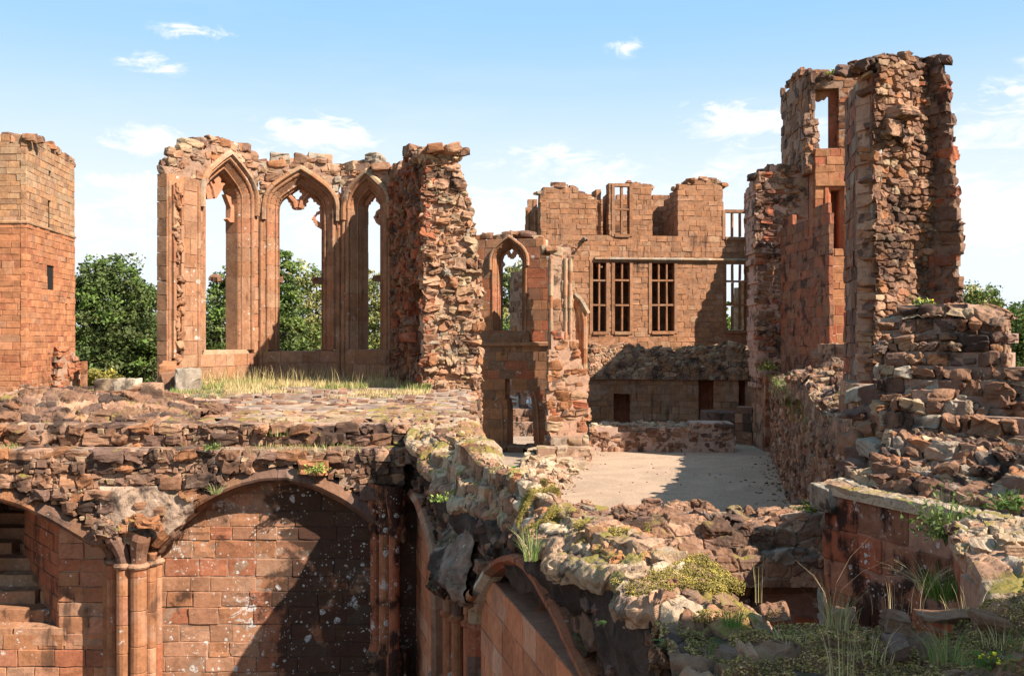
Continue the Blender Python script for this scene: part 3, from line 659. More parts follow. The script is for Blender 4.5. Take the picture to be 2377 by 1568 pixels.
# ================================================================== terrace
TE = Buf()
tx = lambda y: np.interp(y, (14, 16, 26, 34), (-.75, -.5, -.85, -1.2))
g = hface((-13, 16, TZ), (1, 0)); n = 60
Gd, N_ = loft(TE, [[(-16 if y < 20 else -.352*y, y, TZ), (tx(y)-.2, y, TZ)] for y in (16.6, 18.2, 19.9, 20.1, 22, 28, 33)], 130, 130, .05, 2.2, (.25, .17, .12), .5)
lay_surf(TE, Gd, N_, (.12, .3), (.15, .5), .07, pal((PNK, 2), (BRN, 4), (BUF, 1), (PUR, 3)), jit=.02, noise=.015, res=4, chips=3, drop=.62, sink=.7, rot=.05, keep=lambda c: c[1] < 26)
TE.quads([(-11.6, 33, TZ-.05), (-1.1, 33, TZ-.05), (-1.1, 33, -1), (-11.6, 33, -1), (-.8, 16.6, TZ-.06), (-.8, 16.6, -1), (-7.1, 20.1, TZ-.06), (-7.1, 20.1, -1), (-16, 19.9, TZ-.06), (-16, 19.9, -1)], [(0, 1, 2, 3), (4, 5, 2, 1), (0, 3, 7, 6), (6, 7, 9, 8)], PUR)
terr = struct(TE.build('terrace', M_EARTH))
b = Buf(); f = vface((-.62, 16.2), (-.95, 29)); lay(b, f, rect(0, 12.8, -.05, TZ-.05), ch=(.16, .3), bl=(.25, .55), depth=.35, thick=.5, jit=.08, rnd=.25, noise=.03, chips=4, res=5, p=P_RUB, hvar=.15, rot=.06, inset=.07)
tag(b.build('retaining_wall', M_RUB), 'rough retaining wall dropping from the right side of the terrace', 'wall')
b = Buf()                                            # paving rubble showing along the terrace edge
f = hface((-8, 16.3, TZ), (1, 0))
lay(b, f, [(0, 0), (7.3, 0), (7.1, 3.0), (5.9, 4.6), (5.2, 2.2), (0, 1.0)], ch=(.2, .38), bl=(.25, .6), depth=.16, thick=.2, jit=.035, rnd=.3, noise=.02, chips=4, res=5, p=pal((PNK, 3), (BUF, 2), (BRN, 2), (CRM, 1)), hvar=.15, rot=.05, mortar=(.27, .18, .125), inset=.05)
tag(b.build('paving', M_TOP), 'worn stone paving along the near edge of the grassy terrace', 'paving')

# ================================================================== undercroft: left wall with two vault arches
PD = 15.8
U = thing('undercroft_wall', 'thick rubble wall below the terrace with two blind vault arches and a clustered shaft between them', 'ruined wall', W(480, 1400, PD))
PL = vface(G(-160, PD), G(935, PD)); lL = PL.uv(935, 1000)[0]
col0, col1 = PL.uv(245, 1400)[0], PL.uv(365, 1400)[0]
b = Buf()
lay(b, PL, rect(col0, lL+.45, -1.5, 2.75), ch=(.2, .29), bl=(.3, .75), depth=.3, thick=.9, jit=.009, rnd=.1, noise=.006, chips=0, res=5, p=pal((ORG, 4), (RED, 2), (BRN, 1.5), (PNK, 2.5), soft=.4), gap=.004, inset=.012, mortar=(.26, .15, .095), hvar=.02, rag=0)
b.build('wall_panel', M_PAN, U)
b = Buf()
pj = PL.uv(135, 1400)[0]
lay(b, PL, [(-1, -1.5), (col0, -1.5), (col0, 2.7), (pj, 2.7), (pj, .06), (-1, .06)], ch=(.2, .27), bl=(.3, .6), depth=.3, thick=.9, jit=.008, rnd=.1, noise=.006, res=5, p=pal((ORG, 4), (RED, 2), (PNK, 2.5), soft=.3), mortar=(.30, .18, .12), snaps=(.06,), gap=.005)
# splayed side of the stair passage
fj = vface(G(62, 17.3), G(135, PD)); lay(b, fj, rect(-.2, np.linalg.norm(G(135, PD)-G(62, 17.3))-.01, -.1, 2.7), ch=(.2, .28), bl=(.3, .5), depth=.2, p=P_RED, jit=.015, mortar=(.3, .16, .1))
b.build('pier', M_ASH, U)
b = Buf()
for k in range(9):
    z0 = .06+k*.2; y0 = PD+k*.34
    for q in range(4):
        x0 = -9.6+q*.85+R.uniform(-.1, .1); b.stone((x0+.42, y0+.45, z0-.1+.05), (.42, .45, .145), np.eye(3), P_ASH(), .1, .006, 0, 5)
b.build('stair', M_ASH, U)
b = Buf(); fbox(b, PL, -2, pj+.6, 2.25, 3.0, -4, -.3, PUR, res=1); fbox(b, PL, -2, pj+.6, -.1, 2.6, -4.3, -4.0, PUR, res=1)
fbox(b, PL, -1.6, -.15, -.2, 2.4, -4.2, -.95, BRN, res=1)
b.quads([PL.pt(-2, -.1, -.8), PL.pt(-2, -.1, -4), PL.pt(-2, 2.6, -4), PL.pt(-2, 2.6, -.8)], [(0, 1, 2, 3)], PUR); b.build('passage_vault', M_RUBD, U)
# arch ribs
PA = PL.back(-.16)
arch1 = [(372, 1262), (395, 1232), (430, 1198), (470, 1165), (510, 1142), (560, 1120), (620, 1106), (680, 1106), (740, 1122), (800, 1152), (850, 1185), (890, 1222)]
arch0 = [(-140, 1100), (-60, 1118), (0, 1148), (60, 1165), (130, 1198), (222, 1252)]
RIB = [(.20, -.1), (.20, .10), (.16, .18), (.02, .24), (-.02, .22), (-.05, .12), (-.10, .05), (-.10, -.14)]
for ar in (arch1, arch0):
    b = Buf(); sweep(b, PA, resample(PA.uvs(ar), .14), RIB, p=pal((BRN, 3), (PUR, 3), (ORG, 1.2)), every=4, jit=.015); b.build('arch_rib', M_RUBD, U)
# rubble above the arches: lower face, ledge, upper face
b = Buf(); F1 = PL.back(-.42); F2 = PL.back(.12)
low = F1.uvs([(-150, 1080), (-60, 1098), (0, 1128), (70, 1150), (150, 1185), (222, 1232), (250, 1240), (350, 1240), (400, 1195), (470, 1145), (540, 1108), (620, 1085), (690, 1085), (760, 1105), (820, 1140), (880, 1195), (938, 1260)])
R1 = dict(ch=(.14, .24), bl=(.2, .5), rnd=.2, noise=.022, chips=4, res=6, hvar=.16, rot=.05, gap=.006, inset=.09, mortar=(.30, .19, .13), drop=.02)
PK = pal((PNK, 3), (BUF, 1.5), (BRN, 2), (PUR, 1))
lay(b, F1, low+F1.uvs([(938, 1045), (700, 1052), (400, 1048), (100, 1055), (-150, 1052)]), depth=.34, thick=.9, jit=.075, p=P_DRK, **R1)
pack(b, F1, low+F1.uvs([(938, 1045), (700, 1052), (400, 1048), (100, 1055), (-150, 1052)]), d=.04, p=PK); pack(b, F2, rect(-1.5, lL+.1, 2.85, TZ-.03), d=.04, p=PK)
lay(b, F2, [(-1.5, 2.85), (lL+.1, 2.85), (lL+.1, TZ-.03), (-1.5, TZ-.03)], depth=.34, thick=.6, jit=.08, p=P_DRK, **R1)
fl = hface(F1.pt(-1.5, 2.98, -.05), (1, 0)); lay(b, fl, rect(0, lL+1.7, 0, .6), ch=(.14, .24), bl=(.2, .5), depth=.16, thick=.2, jit=.05, rnd=.3, noise=.02, chips=4, res=5, p=P_DRK, hvar=.2, rot=.08, mortar=(.28, .18, .125), inset=.05)
pack(b, fl, rect(0, lL+1.7, 0, .6), d=.0, p=PK)
# spandrel over the capital: paler core below the overhanging rubble
secs = []
for x in (232, 262, 292, 322, 352, 384, 415, 450):
    yb = 1262 if x < 390 else 1262-(x-384)*.95; secs.append([W(x, 1128, 15.42), W(x, 1150, 15.36), W(x, (1165+yb)/2-8, 15.34), W(x, yb-12, 15.3 if x < 390 else 15.4), W(x, yb, 15.55)])
Gd, N_ = loft(b, secs, 50, 40, .07, 3.5, (.33, .22, .15), .3)
lay_surf(b, Gd, N_, (.12, .2), (.2, .42), .08, pal((PNK, 2), (BUF, 1), (BRN, 2)), jit=.015, noise=.015, res=7, drop=.5, sink=.72, rot=.04)
b.build('rubble_face', M_RUBD, U)
# clustered shaft, ring and capital
zsh = EYE-(1318-CYP)/FP*15.3
b = Buf()
for px, r, d in ((262, .09, 15.62), (288, .118, 15.36), (322, .125, 15.33), (350, .085, 15.52), (366, .07, 15.66)):
    x = (px-CXP)/FP*d; z = -1.5
    while z < zsh:
        h = min(R.uniform(.35, .6), zsh-z); k = R.uniform(-.004, .004)
        lathe(b, (x+k, d, 0), [(r*.9, z), (r, z+.012), (r, z+h-.012), (r*.9, z+h)], pal((ORG, 3), (RED, 1), (PNK, 1), soft=.3)(), 14); z += h
fbox(b, PL, col0-.02, col1+.05, -1.5, zsh, 0, .06, ORG)
o = b.build('clustered_shaft', M_ASH, U)
b = Buf()
for px, r, d in ((262, .09, 15.62), (288, .118, 15.36), (322, .125, 15.33), (350, .085, 15.52), (366, .07, 15.66)):
    x = (px-CXP)/FP*d; out = np.array(((px-305)/60.0, -1.0)); 
    lathe(b, (x, d, 0), [(r, zsh-.02), (r+.03, zsh), (r+.045, zsh+.03), (r+.03, zsh+.06), (r*.9, zsh+.08)], PNK, 16)
    lx = (px-308)/60.0
    pts = [(x+lx*.0, d, zsh+.06), (x+lx*.04, d-.02, zsh+.2), (x+lx*.14, d-.06, zsh+.34), (x+lx*.3, d-.10, zsh+.47), (x+lx*.42, d-.1, zsh+.55)]
    tube(b, pts, [r*.9, r*.95, r*1.1, r*1.25, r*1.2], P_DRK()*1.2, 10)
for q in range(12): b.stone(W(R.uniform(235, 375), R.uniform(1205, 1250), R.uniform(15.1, 15.35)), (R.uniform(.07, .16), R.uniform(.06, .11), R.uniform(.05, .09)), np.eye(3), P_RUB(), .3, .03, 5, 6)
b.build('capital', M_RUBD, U, smooth=False)
# shadowed corner shafts at the right end
b = Buf()
for px, r, d in ((872, .085, 15.5), (893, .09, 15.35), (915, .085, 15.2)):
    x = (px-CXP)/FP*d; lathe(b, (x, d, 0), [(r*1.4, -1.5), (r*1.4, -.1), (r, 0), (r, 1.75), (r*1.25, 1.78), (r*1.3, 1.84), (r, 1.9), (r*1.1, 2.05), (r*1.5, 2.25), (r*1.7, 2.5)], P_RED(), 14)
fbox(b, PL, lL-.5, lL+.1, -1.5, -.1, 0, .55, BRN, res=5, noise=.02)
b.build('corner_shaft', M_BLK, U)

# mound of core on the left end of the terrace wall
b = Buf(); secs = []
for x in np.linspace(-10.5, -5.2, 9):
    t = (x+10.5)/5.3; zt = 3.78-.35*max(0, t-.75)*4*.9; yb = 18.4
    secs.append([(x, 16.0, 2.9), (x, 16.05, 3.2), (x, 16.3, 3.45-.1*t), (x, 16.9, zt), (x, 18, zt+.02), (x, yb+.6, 3.3)])
Gd, N_ = vloft(b, secs, 330, 170, (.36, .19), .09, P_DRK, (.27, .175, .115), fine=.025, base=.07)
lay_surf(b, Gd, N_, (.12, .22), (.2, .5), .17, P_DRK, jit=.03, noise=.02, res=7, chips=4, rot=.06, drop=.8, sink=.7, gap=.02, hvar=.2)
for q in range(5): b.stone(W(278+R.uniform(-25, 65), 918+R.uniform(-8, 20), 17.3), (R.uniform(.2, .42), R.uniform(.07, .12), .25), np.eye(3), P_TOP(), .3, .02, 4, 6)
tag(b.build('rubble_mound', M_RUBD), 'low stony mound of broken wall core on the left end of the terrace wall', 'rubble')

# loose dressed blocks on the terrace by the first bay
for (px, py, d, h, col, lab) in ((437, 905, 25.6, (.30, .30, .24), GRY, 'pale squared stone block standing loose before the left bay pier'), (398, 900, 26.1, (.27, .24, .25), BRN, 'dark rough block against the foot of the left bay pier'), (388, 862, 26.4, (.22, .28, .2), ORG, 'rounded brown boulder wedged at the left end of the bay wall')):
    b = Buf(); c = W(px, py, d); c[2] = max(c[2], TZ+h[1]-.03); b.stone(c, h, np.array(((.95, .3, 0), (0, 0, 1), (.3, -.95, 0))), col, .2, .02, 3, 7)
    tag(b.build('stone_block', M_ASH), lab, 'stone block')

# ================================================================== diagonal wall running from the terrace towards the viewer
ZT = 3.35
Lp = [at_z(*q) for q in ((938, 1004, 3.3), (985, 1085, 2.97), (1010, 1128, 2.87), (1060, 1165, 2.9), (1120, 1174, 3.0), (1200, 1212, 3.13), (1232, 1252, 3.2), (1300, 1295, 3.25), (1480, 1385, 3.31), (1570, 1450, 3.33), (1640, 1530, 3.33))]
Rp = [at_z(*q, ZT) for q in ((1112, 985), (1160, 1030), (1180, 1080), (1245, 1120), (1330, 1155), (1430, 1190), (1560, 1262), (1700, 1340), (1850, 1415), (1990, 1530))]
def xat(P, d, k=0): P = sorted(P, key=lambda q: q[1]); return float(np.interp(d, [q[1] for q in P], [q[k] for q in P]))
D = thing('diagonal_wall', 'broad sunlit rubble wall with mossy broken top running diagonally to the viewer', 'ruined wall', (-.3, 10, 0))
LPn = vface((-1.62, 15.9), (1.25, 3.4)); lD = np.linalg.norm(np.array((-1.62, 15.9))-np.array((1.25, 3.4)))
lpx = lambda d: -1.62+.2296*(15.9-d)
b = Buf(); secs = []; sl = []
for d in 17.0*(4.7/17.0)**np.linspace(0, 1, 46):
    xl, xr, zl = xat(Lp, d), xat(Rp, d), xat(Lp, d, 2); zz = ZT-(.1 if d > 16 else 0)+.05*math.sin(d*2.1)-max(0, 5.35-d)*.45; zl -= max(0, 5.35-d)*.45; w = .05*math.sin(d*5.3)+.04*math.sin(d*9.7); xl += w; zl += w*.6
    xm = xl+(xr-xl)*.35
    wd_ = xr-xl; dz = zz-zl; q1, q2 = .24+.06*math.sin(d*3.1), .46+.07*math.sin(d*2.3+1)
    secs.append([(xl+.04, d, zl-.14), (xl, d, zl-.06), (xl+.05, d, zl), (xl+wd_*(q1-.03), d, zl+.05*dz+.01), (xl+wd_*q1, d, zl+.45*dz), (xl+wd_*(q2-.03), d, zl+.55*dz), (xl+wd_*q2, d, zz-.01), (xl+wd_*.75, d, zz), (xr-.1, d, zz-.02), (xr, d, zz-.12), (xr+.06, d, 2.9), (xr+.1, d, 2.2)])
    xp = lpx(d)
    sl.append([(xp+.12, d, zl-.62), (xp+.04, d, zl-.45), ((xp+xl)/2, d, zl-.28), (xl+.06, d, zl-.1)] if d > 6.3 else [(xp+.1, d, 1.2), (xp+.0, d, 2.0), ((xp+xl)/2, d, 2.7), (xl+.05, d, zl-.1)])
P_DG = pal((PNK, 3), ((.40, .26, .155), 3), ((.43, .30, .19), 3), (GRY, .6), (BRN, 1.5), (ORG, 1))
Gd, N_ = vloft(b, secs, 820, 240, (.36, .24), .038, P_DG, (.16, .10, .065), fine=.022, base=.03, bsc=1.6, joint=.09)
lay_surf(b, Gd, N_, (.12, .26), (.16, .40), .11, P_DG, jit=.02, noise=.016, res=8, chips=4, rot=.06, rnd=.3, drop=.86, sink=.74, hvar=.25, keep=lambda c: c[1] > 5.3)
lay_surf(b, Gd, N_, (.06, .15), (.05, .16), .09, P_DG, jit=.02, noise=.012, res=6, chips=4, rot=.15, rnd=.3, drop=.88, sink=.66, hvar=.25, keep=lambda c: c[1] > 5.3)
fbk = vface((1.1, 5.0), (-.4, 16.5)); lay(b, Face((xat(Rp, 5.0)+.05, 5.0, 0), np.array((xat(Rp, 14.5)-xat(Rp, 5.0), 9.5, 0))/9.62, (0, 0, 1), (1, .15, 0)), rect(0, 9.6, -.1, 2.4), ch=(.2, .3), bl=(.3, .6), depth=.2, p=P_RUB, res=2)
b.build('wall_top', M_TOP, D)
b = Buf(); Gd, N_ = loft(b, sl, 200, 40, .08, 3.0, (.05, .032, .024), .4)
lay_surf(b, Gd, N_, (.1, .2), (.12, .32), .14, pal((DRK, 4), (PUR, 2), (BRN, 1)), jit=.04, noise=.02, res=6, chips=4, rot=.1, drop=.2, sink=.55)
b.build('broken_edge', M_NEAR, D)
b = Buf()
bot = LPn.uvs([(925, 1200), (945, 1165), (962, 1145), (985, 1180), (1005, 1250), (1012, 1330), (1100, 1372), (1112, 1340), (1135, 1306), (1165, 1282), (1200, 1278), (1232, 1300), (1262, 1345), (1300, 1415), (1335, 1480), (1385, 1590), (1402, 1700)])
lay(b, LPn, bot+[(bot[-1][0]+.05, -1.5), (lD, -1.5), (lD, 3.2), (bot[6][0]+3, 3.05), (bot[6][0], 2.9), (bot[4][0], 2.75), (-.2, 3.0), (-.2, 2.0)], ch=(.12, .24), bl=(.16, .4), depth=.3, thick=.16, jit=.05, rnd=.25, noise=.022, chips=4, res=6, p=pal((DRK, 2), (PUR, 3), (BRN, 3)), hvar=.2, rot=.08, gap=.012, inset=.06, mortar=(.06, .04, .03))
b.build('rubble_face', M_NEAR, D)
un = LPn.uv(1402, 1500)[0]
b = Buf(); LPb = LPn.back(.08)
lay(b, LPb, rect(-.3, un+.2, -1.5, 2.3), ch=(.26, .34), bl=(.35, .75), depth=.3, thick=.5, jit=.006, rnd=.06, noise=.004, res=4, p=pal(((.40, .125, .055), 4), ((.42, .17, .08), 3), ((.44, .25, .16), 1), soft=.4), gap=.005, inset=.012, mortar=(.30, .14, .085))
b.build('wall_panel', M_REDP, D)
b = Buf(); LPr = LPn.back(.0)
rib = [(1098, 1600), (1098, 1500), (1100, 1420), (1110, 1372), (1132, 1332), (1165, 1306), (1195, 1302), (1225, 1322), (1255, 1362), (1290, 1425), (1325, 1495), (1372, 1590)]
pr = resample(LPr.uvs(rib), .12)
sweep(b, LPr, pr, [(.07, -.12), (.07, .0), (.05, .05), (.01, .05), (-.01, .015), (-.03, -.02), (-.035, -.14)], p=(lambda it=iter([PUR, RED, BUF, (.42, .33, .24), (.42, .33, .24), BRN, RED]): np.array(next(it, P_RED()))), every=3, jit=.006)
rib2 = [(1040, 1500), (1036, 1440), (1030, 1400), (1015, 1370), (985, 1330)]
sweep(b, LPr, resample(LPr.uvs([(925, 1200), (945, 1170), (962, 1150), (980, 1175), (1000, 1230), (1015, 1290), (1020, 1400), (1022, 1500), (1022, 1600)]), .15), [(.12, -.12), (.12, .07), (.04, .12), (-.04, .06), (-.05, -.12)], p=pal((PNK, 2), (BRN, 2), (RED, 1)), every=3)
b.build('arch_rib', M_STRK, D)
b = Buf(); c0 = LPn.uv(1075, 1450); cc = LPn.pt(c0[0], 0, .02); za = EYE-(1425-CYP)/FP*cc[1]
for k, (du, dn, r) in enumerate(((-.30, .04, .06), (-.05, .13, .075), (.2, .08, .065), (.42, .0, .05))):
    p0 = cc+LPn.u*du+LPn.n*dn
    lathe(b, p0, [(r, -1.5), (r, za-.02), (r+.03, za), (r+.035, za+.03), (r, za+.06)], P_RED(), 12)
    q = p0+np.array((0, 0, za+.05)); s = (du-.05)
    tube(b, [q, q+LPn.u*s*.1+np.array((0, 0, .12)), q+LPn.u*s*.45+LPn.n*.03+np.array((0, 0, .26)), q+LPn.u*s*1.0+LPn.n*.04+np.array((0, 0, .36)), q+LPn.u*s*1.4+LPn.n*.04+np.array((0, 0, .44))], [r, r*1.05, r*1.15, r*1.2, r], P_DRK()*1.1, 10)
b.build('vault_shaft', M_STRK, D)
b = Buf(); top = cc+np.array((0, 0, za+.44)); secs = []
for t in np.linspace(-.75, .8, 7):
    w = .30*math.sqrt(max(.05, 1-(t/.85)**2)); q = top+LPn.u*t
    secs.append([q-LPn.n*.1+np.array((0, 0, -.12)), q+LPn.n*w*.8+np.array((0, 0, -.08)), q+LPn.n*w*1.2+np.array((0, 0, .02)), q+LPn.n*w*.9+np.array((0, 0, .16)), q+LPn.n*w*.4+np.array((0, 0, .34)), q-LPn.n*.05+np.array((0, 0, .6))])
Gd, N_ = loft(b, secs, 40, 40, .12, 4, (.2, .13, .095), .4)
lay_surf(b, Gd, N_, (.1, .18), (.12, .25), .1, P_DRK, jit=.03, noise=.02, res=6, drop=.45)
b.build('corbel', M_NEAR, D)

# ================================================================== gothic window wall in the middle distance
DW = thing('chapel_wall', 'shaded ashlar wall with a small pointed traceried window above a pointed doorway', 'ruined wall', W(1190, 1045, 42))
FD = vface(G(1090, 42.6), G(1286, 41.6))
wd = (FD.uv(1141, 600)[0], FD.uv(1223, 600)[0]); sD, pD, aD = FD.uv(1186, 771)[1], FD.uv(1186, 606)[1], FD.uv(1184, 552)[1]
hD = gothic(wd[0], wd[1], sD, pD, aD)[0]
door = FD.uvs([(1178, 1060), (1178, 938), (1173, 926), (1172, 881), (1186, 880), (1188, 896), (1206, 899), (1236, 914), (1233, 922), (1234, 945), (1241, 1060)])
b = Buf()
oD = FD.uvs([(1090, 1062), (1090, 560), (1110, 562), (1140, 556), (1200, 558), (1262, 560), (1265, 575), (1285, 578), (1285, 1062)])
lay(b, FD, oD, holes=[hD, door], ch=(.36, .5), bl=(.5, 1.0), depth=.35, thick=.9, jit=.008, rnd=.06, noise=.004, res=4, p=pal((ORG, 3), (BRN, 3), (RED, 2)), gap=.006, mortar=(.42, .22, .14))
crest(b, FD, FD.uvs([(1100, 558), (1130, 548), (1165, 548), (1200, 538), (1235, 546), (1262, 560)]), .9, .42, .3, P_RUB)
b.build('wall', M_ASH, DW)
window(DW, FD, wd[0], wd[1], sD, pD, aD, hs=.72, pp=pal((ORG, 3), (BRN, 2), (RED, 1), soft=.5))
b = Buf(); f = FD.back(.40)
z4 = lambda pts: f.uvs([((1650+x/1.96)*.64645, (600+y/1.96)*.64645) for x, y in pts])
plate(b, f, z4([(280, 680), (300, 668), (297, 645), (308, 640), (308, 622), (318, 620), (325, 608), (338, 622), (340, 634), (350, 634), (358, 645), (376, 645), (384, 634), (390, 632), (394, 618), (404, 608), (416, 620), (418, 634), (430, 640), (436, 656), (450, 660), (450, 590), (363, 520), (280, 590)]), [z4([(363, 566), (371, 572), (371, 580), (380, 588), (371, 596), (371, 604), (363, 610), (355, 604), (355, 596), (347, 588), (355, 580), (355, 572)])], -.14, 0, TR)
plate(b, f, z4([(290, 645), (312, 672), (318, 685), (310, 695), (290, 715)]), [], -.14, 0, TR)
b.build('tracery', M_ASH, DW)
b = Buf(); fbox(b, FD, wd[0]-.1, wd[1]+.1, sD-.45, sD, -.9, .06, BRN, res=5, noise=.02); sweep(b, FD, resample([(0, sD-.5), (FD.uv(1285, 600)[0], sD-.5)], .8), [(-.1, 0), (-.06, .09), (.06, .09), (.1, 0)], p=P_ASH); b.build('sill', M_ASH, DW)
b = Buf()
JP = [(.28, 0), (.26, .05), (.2, .05), (.17, -.03), (.12, -.06), (.08, -.04), (.04, -.09), (0, -.12), (0, -.9)]
sweep(b, FD, FD.uvs([(1178, 1060), (1178, 1020), (1178, 985), (1178, 955), (1177, 938), (1171, 925)]), JP, p=P_ASH, jit=.008)
sweep(b, FD, FD.uvs([(1226, 912), (1231, 925), (1234, 945), (1236, 975), (1238, 1010), (1241, 1060)]), JP, p=P_ASH, jit=.008)
b.build('door_surround', M_ASH, DW)
b = Buf()
for px, y in ((1165, 1062), (1200, 1058), (1235, 1064)): fbox(b, FD, *[FD.uv(px-22, 1050)[0], FD.uv(px+22, 1050)[0]], 0, .22, -.6, .7, BRN, res=5, noise=.03, chips=3)
b.build('threshold', M_RUB, DW)

# the lit pier in front of it, with the springing of a lost arch
PR = thing('broken_pier', 'sunlit tall masonry pier with a rubble foot right of the small pointed window', 'pier', W(1320, 1045, 39))
FP_ = vface(G(1271, 39.2), G(1368, 39.2)); b = Buf()
up = FP_.uvs([(1272, 880), (1274, 690), (1276, 600), (1281, 577), (1327, 573), (1331, 600), (1333, 760), (1340, 830), (1345, 880)])
lay(b, FP_, up, ch=(.3, .45), bl=(.35, .65), depth=.4, thick=1.6, jit=.03, rnd=.12, noise=.012, res=5, chips=1, p=pal((PNK, 3), (BUF, 2), (ORG, 2), (BRN, 1)), rag=.05, mortar=(.42, .25, .16))
lay(b, FP_.back(-.25), FP_.back(-.25).uvs([(1270, 1062), (1270, 900), (1276, 850), (1276, 780), (1300, 770), (1335, 790), (1352, 830), (1364, 880), (1367, 960), (1367, 1062)]), ch=(.22, .42), bl=(.35, .75), depth=.4, thick=1.8, jit=.06, rnd=.2, noise=.03, res=6, chips=4, p=pal((ORG, 4), (PNK, 3), (RED, 1), (BUF, 1)), rag=.09, hvar=.12, rot=.05, mortar=(.44, .25, .16))
crest(b, FP_, FP_.uvs([(1281, 577), (1327, 573)]), 1.4, .4, .4, P_RUB)
b.build('masonry', M_RUB, PR)
b = Buf()
for px in (1279, 1313, 1324):
    u, _ = FP_.uv(px, 700); v0, v1 = FP_.uv(px, 830)[1], FP_.uv(px, 600)[1]
    b = Buf(); sweep(b, FP_, resample([(u, v0), (u, v1)], .5), [(.11, -.02)]+roll(.075)[::-1]+[(-.11, -.02)], p=pal((PNK, 2), (BUF, 1), (ORG, 1)), jit=.02); b.build('shaft_moulding', M_ASH, PR)
b = Buf()
fs = vface(G(1338, 39.8), G(1370, 39.8))
for k in range(3):
    o = k*7
    sweep(b, fs, resample(fs.uvs([(1358-o, 895), (1358-o, 800), (1358-o, 745), (1353-o*.8, 722), (1344-o*.5, 706), (1334, 696+k*4)]), .3), [(.1, -.3), (.1, .02-.12*k), (.05, .07-.12*k), (-.05, .07-.12*k), (-.1, 0-.12*k), (-.1, -.4)], p=pal((PNK, 2), (ORG, 2), (BUF, 1)), jit=.01)
sweep(b, fs, resample(fs.uvs([(1331, 683), (1340, 690), (1350, 702), (1358, 716), (1364, 728)]), .25), [(.12, -.3), (.12, .1), (0, .16), (-.1, .05), (-.1, -.3)], p=pal((BUF, 1), (GRY, 1)), jit=.01)
b.build('arch_springing', M_ASH, PR)
# stepped rubble foot
b = Buf()
for (x0, x1, y0, d0, z1) in ((1282, 1366, 0, 38.2, .95), (1255, 1368, 0, 37.2, .62), (1240, 1368, 0, 36.2, .34)):
    f = vface(G(x0, d0), G(x1, d0)); u1 = f.uv(x1, 900)[0]
    lay(b, f, rect(0, u1, -.02, z1), ch=(.26, .34), bl=(.4, .8), depth=1.1, thick=1.2, jit=.07, rnd=.2, noise=.03, chips=3, res=6, p=P_TOP, rag=.15, rot=.03)
secs = [[(at_z(x0, y, .0)[0], at_z(x0, y, 0)[1], .22), ((at_z(x0, y, 0)[0]+at_z(x1, y, 0)[0])/2, at_z(x0, y, 0)[1], .2), (at_z(x1, y, 0)[0], at_z(x1, y, 0)[1], .03)] for x0, x1, y in ((1170, 1262, 1210), (1170, 1285, 1160), (1195, 1318, 1120), (1215, 1345, 1085), (1240, 1368, 1058))]
Gd, N_ = vloft(b, secs, 150, 90, (.45, .35), .1, P_TOP, (.3, .2, .135), fine=.03, base=.12, bsc=.9)
lay_surf(b, Gd, N_, (.2, .4), (.3, .6), .2, P_TOP, jit=.05, noise=.03, res=6, drop=.75)
tag(b.build('stepped_footing', M_RUB), 'stepped rubble footing sloping from the lit pier to the gravel court', 'footing')

# ================================================================== the great roofless range at the back
FF = thing('roofless_range', 'large roofless red sandstone range with mullioned windows and broken battlement-like top', 'ruined building', W(1500, 960, 59))
FW = vface(G(1254, 58.3), G(1772, 60.1)); b = Buf()
rx = lambda x0, x1, y0, y1: rect(FW.uv(x0, y1)[0], FW.uv(x1, y1)[0], FW.uv((x0+x1)/2, y1)[1], FW.uv((x0+x1)/2, y0)[1])
lows = [rx(1374, 1409, 607, 771), rx(1425, 1464, 607, 771), rx(1511, 1567, 608, 770), rx(1684, 1737, 611, 768)]
upw = rx(1425, 1463, 431, 545)
top = [(1254, 445), (1275, 431), (1300, 427), (1335, 433), (1347, 446), (1384, 468), (1384, 545), (1413, 545), (1413, 424), (1465, 422), (1490, 426), (1513, 432), (1515, 548), (1573, 548), (1573, 436), (1598, 420), (1630, 416), (1662, 418), (1678, 428), (1682, 552), (1738, 552), (1738, 438), (1772, 436)]
zb = FW.uv(1500, 607)[1]; zl = FW.uv(1500, 770)[1]; zu = FW.uv(1500, 547)[1]
lay(b, FW, [(0, -.1)]+FW.uvs(top)+[(FW.uv(1772, 500)[0], -.1)], holes=lows+[upw], ch=(.26, .36), bl=(.34, .75), depth=.8, thick=.8, jit=.013, rnd=.1, noise=.012, res=3, chips=1, p=P_FAC, snaps=(zb, zl, zu), gap=.005, mortar=(.25, .125, .068), inset=.022, hvar=.03, rag=.02)
tops = FW.uvs(top); crest(b, FW, tops[:6], .8, .36, .35, P_RUB); crest(b, FW, tops[14:19], .8, .36, .35, P_RUB); crest(b, FW, tops[9:12], .8, .3, .4, P_RUB)
b.build('wall', M_FAC, FF)
b = Buf(); uS = FW.uv(1380, 600); uE = FW.uv(1772, 603)
sweep(b, FW, resample([(uS[0], uS[1]), (uE[0], uS[1])], .9), [(-.16, 0), (-.12, .1), (-.03, .22), (.06, .2), (.1, 0)], p=pal((BUF, 2), (GRY, 2), (PNK, 1)), jit=.015); b.build('string_course', M_ASH, FF)
